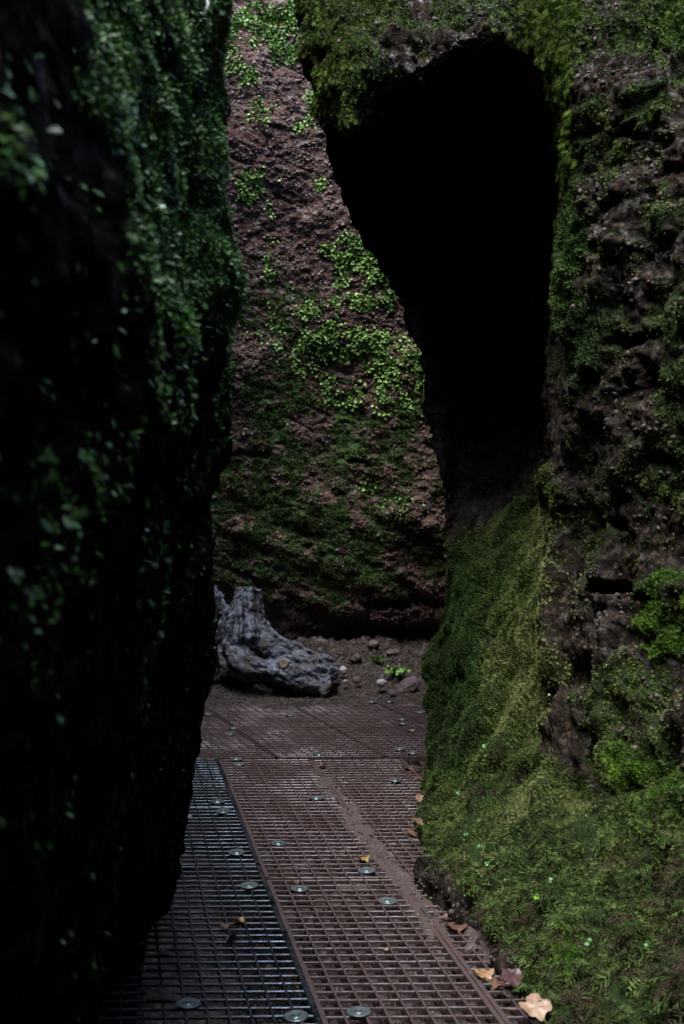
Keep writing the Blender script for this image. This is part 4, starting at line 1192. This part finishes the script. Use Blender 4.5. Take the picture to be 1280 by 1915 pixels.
dead_leaf('brown leaf on the slanting bars near the mossy foot', 764, 1440, 0, .07, 'brown', 'lobed', (.1, .1, .9), .4, seed=18, zlift=.008)
dead_leaf('tiny tan leaf lying in the middle of the muddy centre panel', 722, 1777, 0, .02, 'tan', 'oval', (.2, 0, .5), .3, seed=19, zlift=.003)
dead_leaf('small bright crumb of leaf on the mud of the near right panel', 782, 1714, 0, .015, 'tan', 'oval', (.3, 0, 1.5), .3, seed=20, zlift=.006)
dead_leaf('brown scrap of leaf behind the clamp at the seam', 552, 1653, 0, .04, 'brown', 'torn', (.2, .3, .8), .5, seed=21, zlift=.007)
dead_leaf('green leaflet on the mud by the slope foot', 807, 1683, 0, .02, 'green', 'oval', (.1, 0, .6), .2, seed=22, zlift=.008)

for k_, (a_, b_, sz_, cl_, lb_) in enumerate([(772,1562,.07,'brown','brown lobed leaf in the litter just below the upright pale leaf'),(800,1648,.06,'dark','dark leaf lying in the mud near the brown round stone'),
    (838,1722,.05,'brown','small brown leaf half on the grating by the muddy foot'),(930,1846,.06,'brown','brown leaf between the orange leaf and the large pale one'),
    (603,1435,.05,'brown','brown leaf on the grating just before the centre of the bend'),(1022,1912,.06,'dark','dark leaf under the large pale tan leaf'),
    (420,1738,.04,'brown','brown scrap of leaf between the two leaves on the dark left panel'),(352,1532,.05,'tan','crumpled pale leaf against the left wall on the wet grating'),
    (1000,1902,.05,'brown','brown leaf touching the lower edge of the large pale leaf')]):
    dead_leaf(lb_, a_, b_, 0, sz_, cl_, 'lobed' if k_ % 2 else 'torn', None, .4, seed=40 + k_, zlift=.012)

# ------------------------------------------------------------------ SEEDLINGS and stalk on the slope
ML['fresh'] = dead_leaf_mat('fresh seedling green', (0.09, 0.24, 0.08), (0.14, 0.34, 0.12))
ML['lime'] = dead_leaf_mat('lime seedling green', (0.18, 0.36, 0.04), (0.25, 0.48, 0.07))
def on_right(px_, py_):
    a, b = proj(Rw)
    m = np.where((Rw[..., 1] > 2.2) & (Rw[..., 1] < 6.3), np.hypot(a - px_, b - py_), 1e9)
    k = np.argmin(m); i, j = np.unravel_index(k, m.shape)
    return Rw[i, j], NR[i, j]
def seedling(label, px_, py_, size, colour, nl, seed, spin=0.0):
    p_, n_ = on_right(px_, py_)
    out = Vector(n_) * .6 + Vector((0, -.6, .35)); out.normalize()
    loc = Vector(p_)
    root = thing('seedling', label, 'seedling', loc, 0, 'clover like seedlings in the moss')
    c = out * 0.028
    s_ = MB(); s_.tube([(0, 0, 0), tuple(c * .6 + Vector((0, 0, -.003))), tuple(c)], [.0008, .0008, .0007], 5)
    s_.build('stem', ML[colour], root)
    ax = out.cross(Vector((0, 0, 1))).normalized(); bx_ = out.cross(ax).normalized()
    for k in range(nl):
        a = spin + 2 * math.pi * k / nl
        dr = ax * math.cos(a) + bx_ * math.sin(a)
        sd_ = out.cross(dr)
        m = MB(); vs = [tuple(c)]
        for t in range(11):
            u_ = math.pi * 2 * t / 11
            rx, ry = math.sin(u_) * .5, .5 - .5 * math.cos(u_)
            if abs(u_ - math.pi) < .4: ry -= .10
            vs.append(tuple(c + (dr * (ry * 1.0 + .04) + sd_ * rx * .95) * size + out * size * (.15 * ry * ry)))
        m.add(vs, [(0, 1 + t, 1 + (t + 1) % 11) for t in range(11)])
        m.build('leaflet', ML[colour], root, True)
seedling('lime green three leaved seedling, brightest in the moss of the lower slope', 1001, 1677, .010, 'lime', 3, 1, .5)
seedling('pale two leaved seedling just right of the lime one', 1028, 1657, .011, 'fresh', 2, 2, 1.4)
seedling('pair of leaflets below the lime seedling, above the bright moss spot', 1046, 1730, .010, 'fresh', 3, 3, .2)
seedling('largest two leaved seedling, lowest in the moss at the right', 1107, 1774, .014, 'fresh', 2, 4, 1.5)
seedling('tiny seedling at the right of the largest pair', 1212, 1768, .009, 'fresh', 2, 5, .9)
seedling('two leaved seedling high on the slope above the white stalk', 912, 1402, .013, 'fresh', 3, 6, .1)
seedling('small seedling between the white stalk and the grating', 905, 1586, .010, 'fresh', 2, 7, .3)
seedling('faint seedling half way down the slope at its muddy edge', 915, 1618, .009, 'fresh', 3, 8, 1.8)
seedling('tiny seedling near the mud edge above the brown round stone', 872, 1564, .008, 'fresh', 2, 9, .2)
seedling('seedling beside the round pale leaf', 862, 1488, .009, 'fresh', 3, 10, .2)
seedling('seedling at the lower left of the slope near the bright leaf crumb', 952, 1650, .009, 'fresh', 2, 11, .1)
seedling('solitary seedling on the ridge above the mossy slope', 1036, 1306, .011, 'fresh', 1, 12, .8)
m_w, nt_w, b_w = new_mat('pale dry stalk'); b_w.inputs['Base Color'].default_value = (.62, .64, .60, 1); b_w.inputs['Roughness'].default_value = .4
p_, n_ = on_right(990, 1505)
st = MB()
L_ = [(0, 0, 0), (-.004, -.012, .022), (-.003, -.02, .045), (.006, -.024, .062), (.018, -.026, .072)]
st.tube(L_, [.0016, .0017, .0018, .0014, .0007], 6)
o = st.build('dry_stalk', m_w, None, True); o.location = p_
tag(o, 'thin curved white stalk standing out of the moss on the slope', 'stalk')
st = MB(); st.tube([(0, 0, 0), (.004, -.004, -.012), (.003, -.006, -.024), (-.006, -.004, -.034)], [.0012, .0022, .0030, .0008], 6)
o = st.build('dry_stalk', m_w, None, True); o.location = P(386, -6, 2.05)
tag(o, 'pale curled stalk hanging out of focus at the top of the left wall', 'stalk')

print('verts', sum(len(o.data.vertices) for o in bpy.data.objects if o.type == 'MESH'), 'polys', sum(len(o.data.polygons) for o in bpy.data.objects if o.type == 'MESH'))
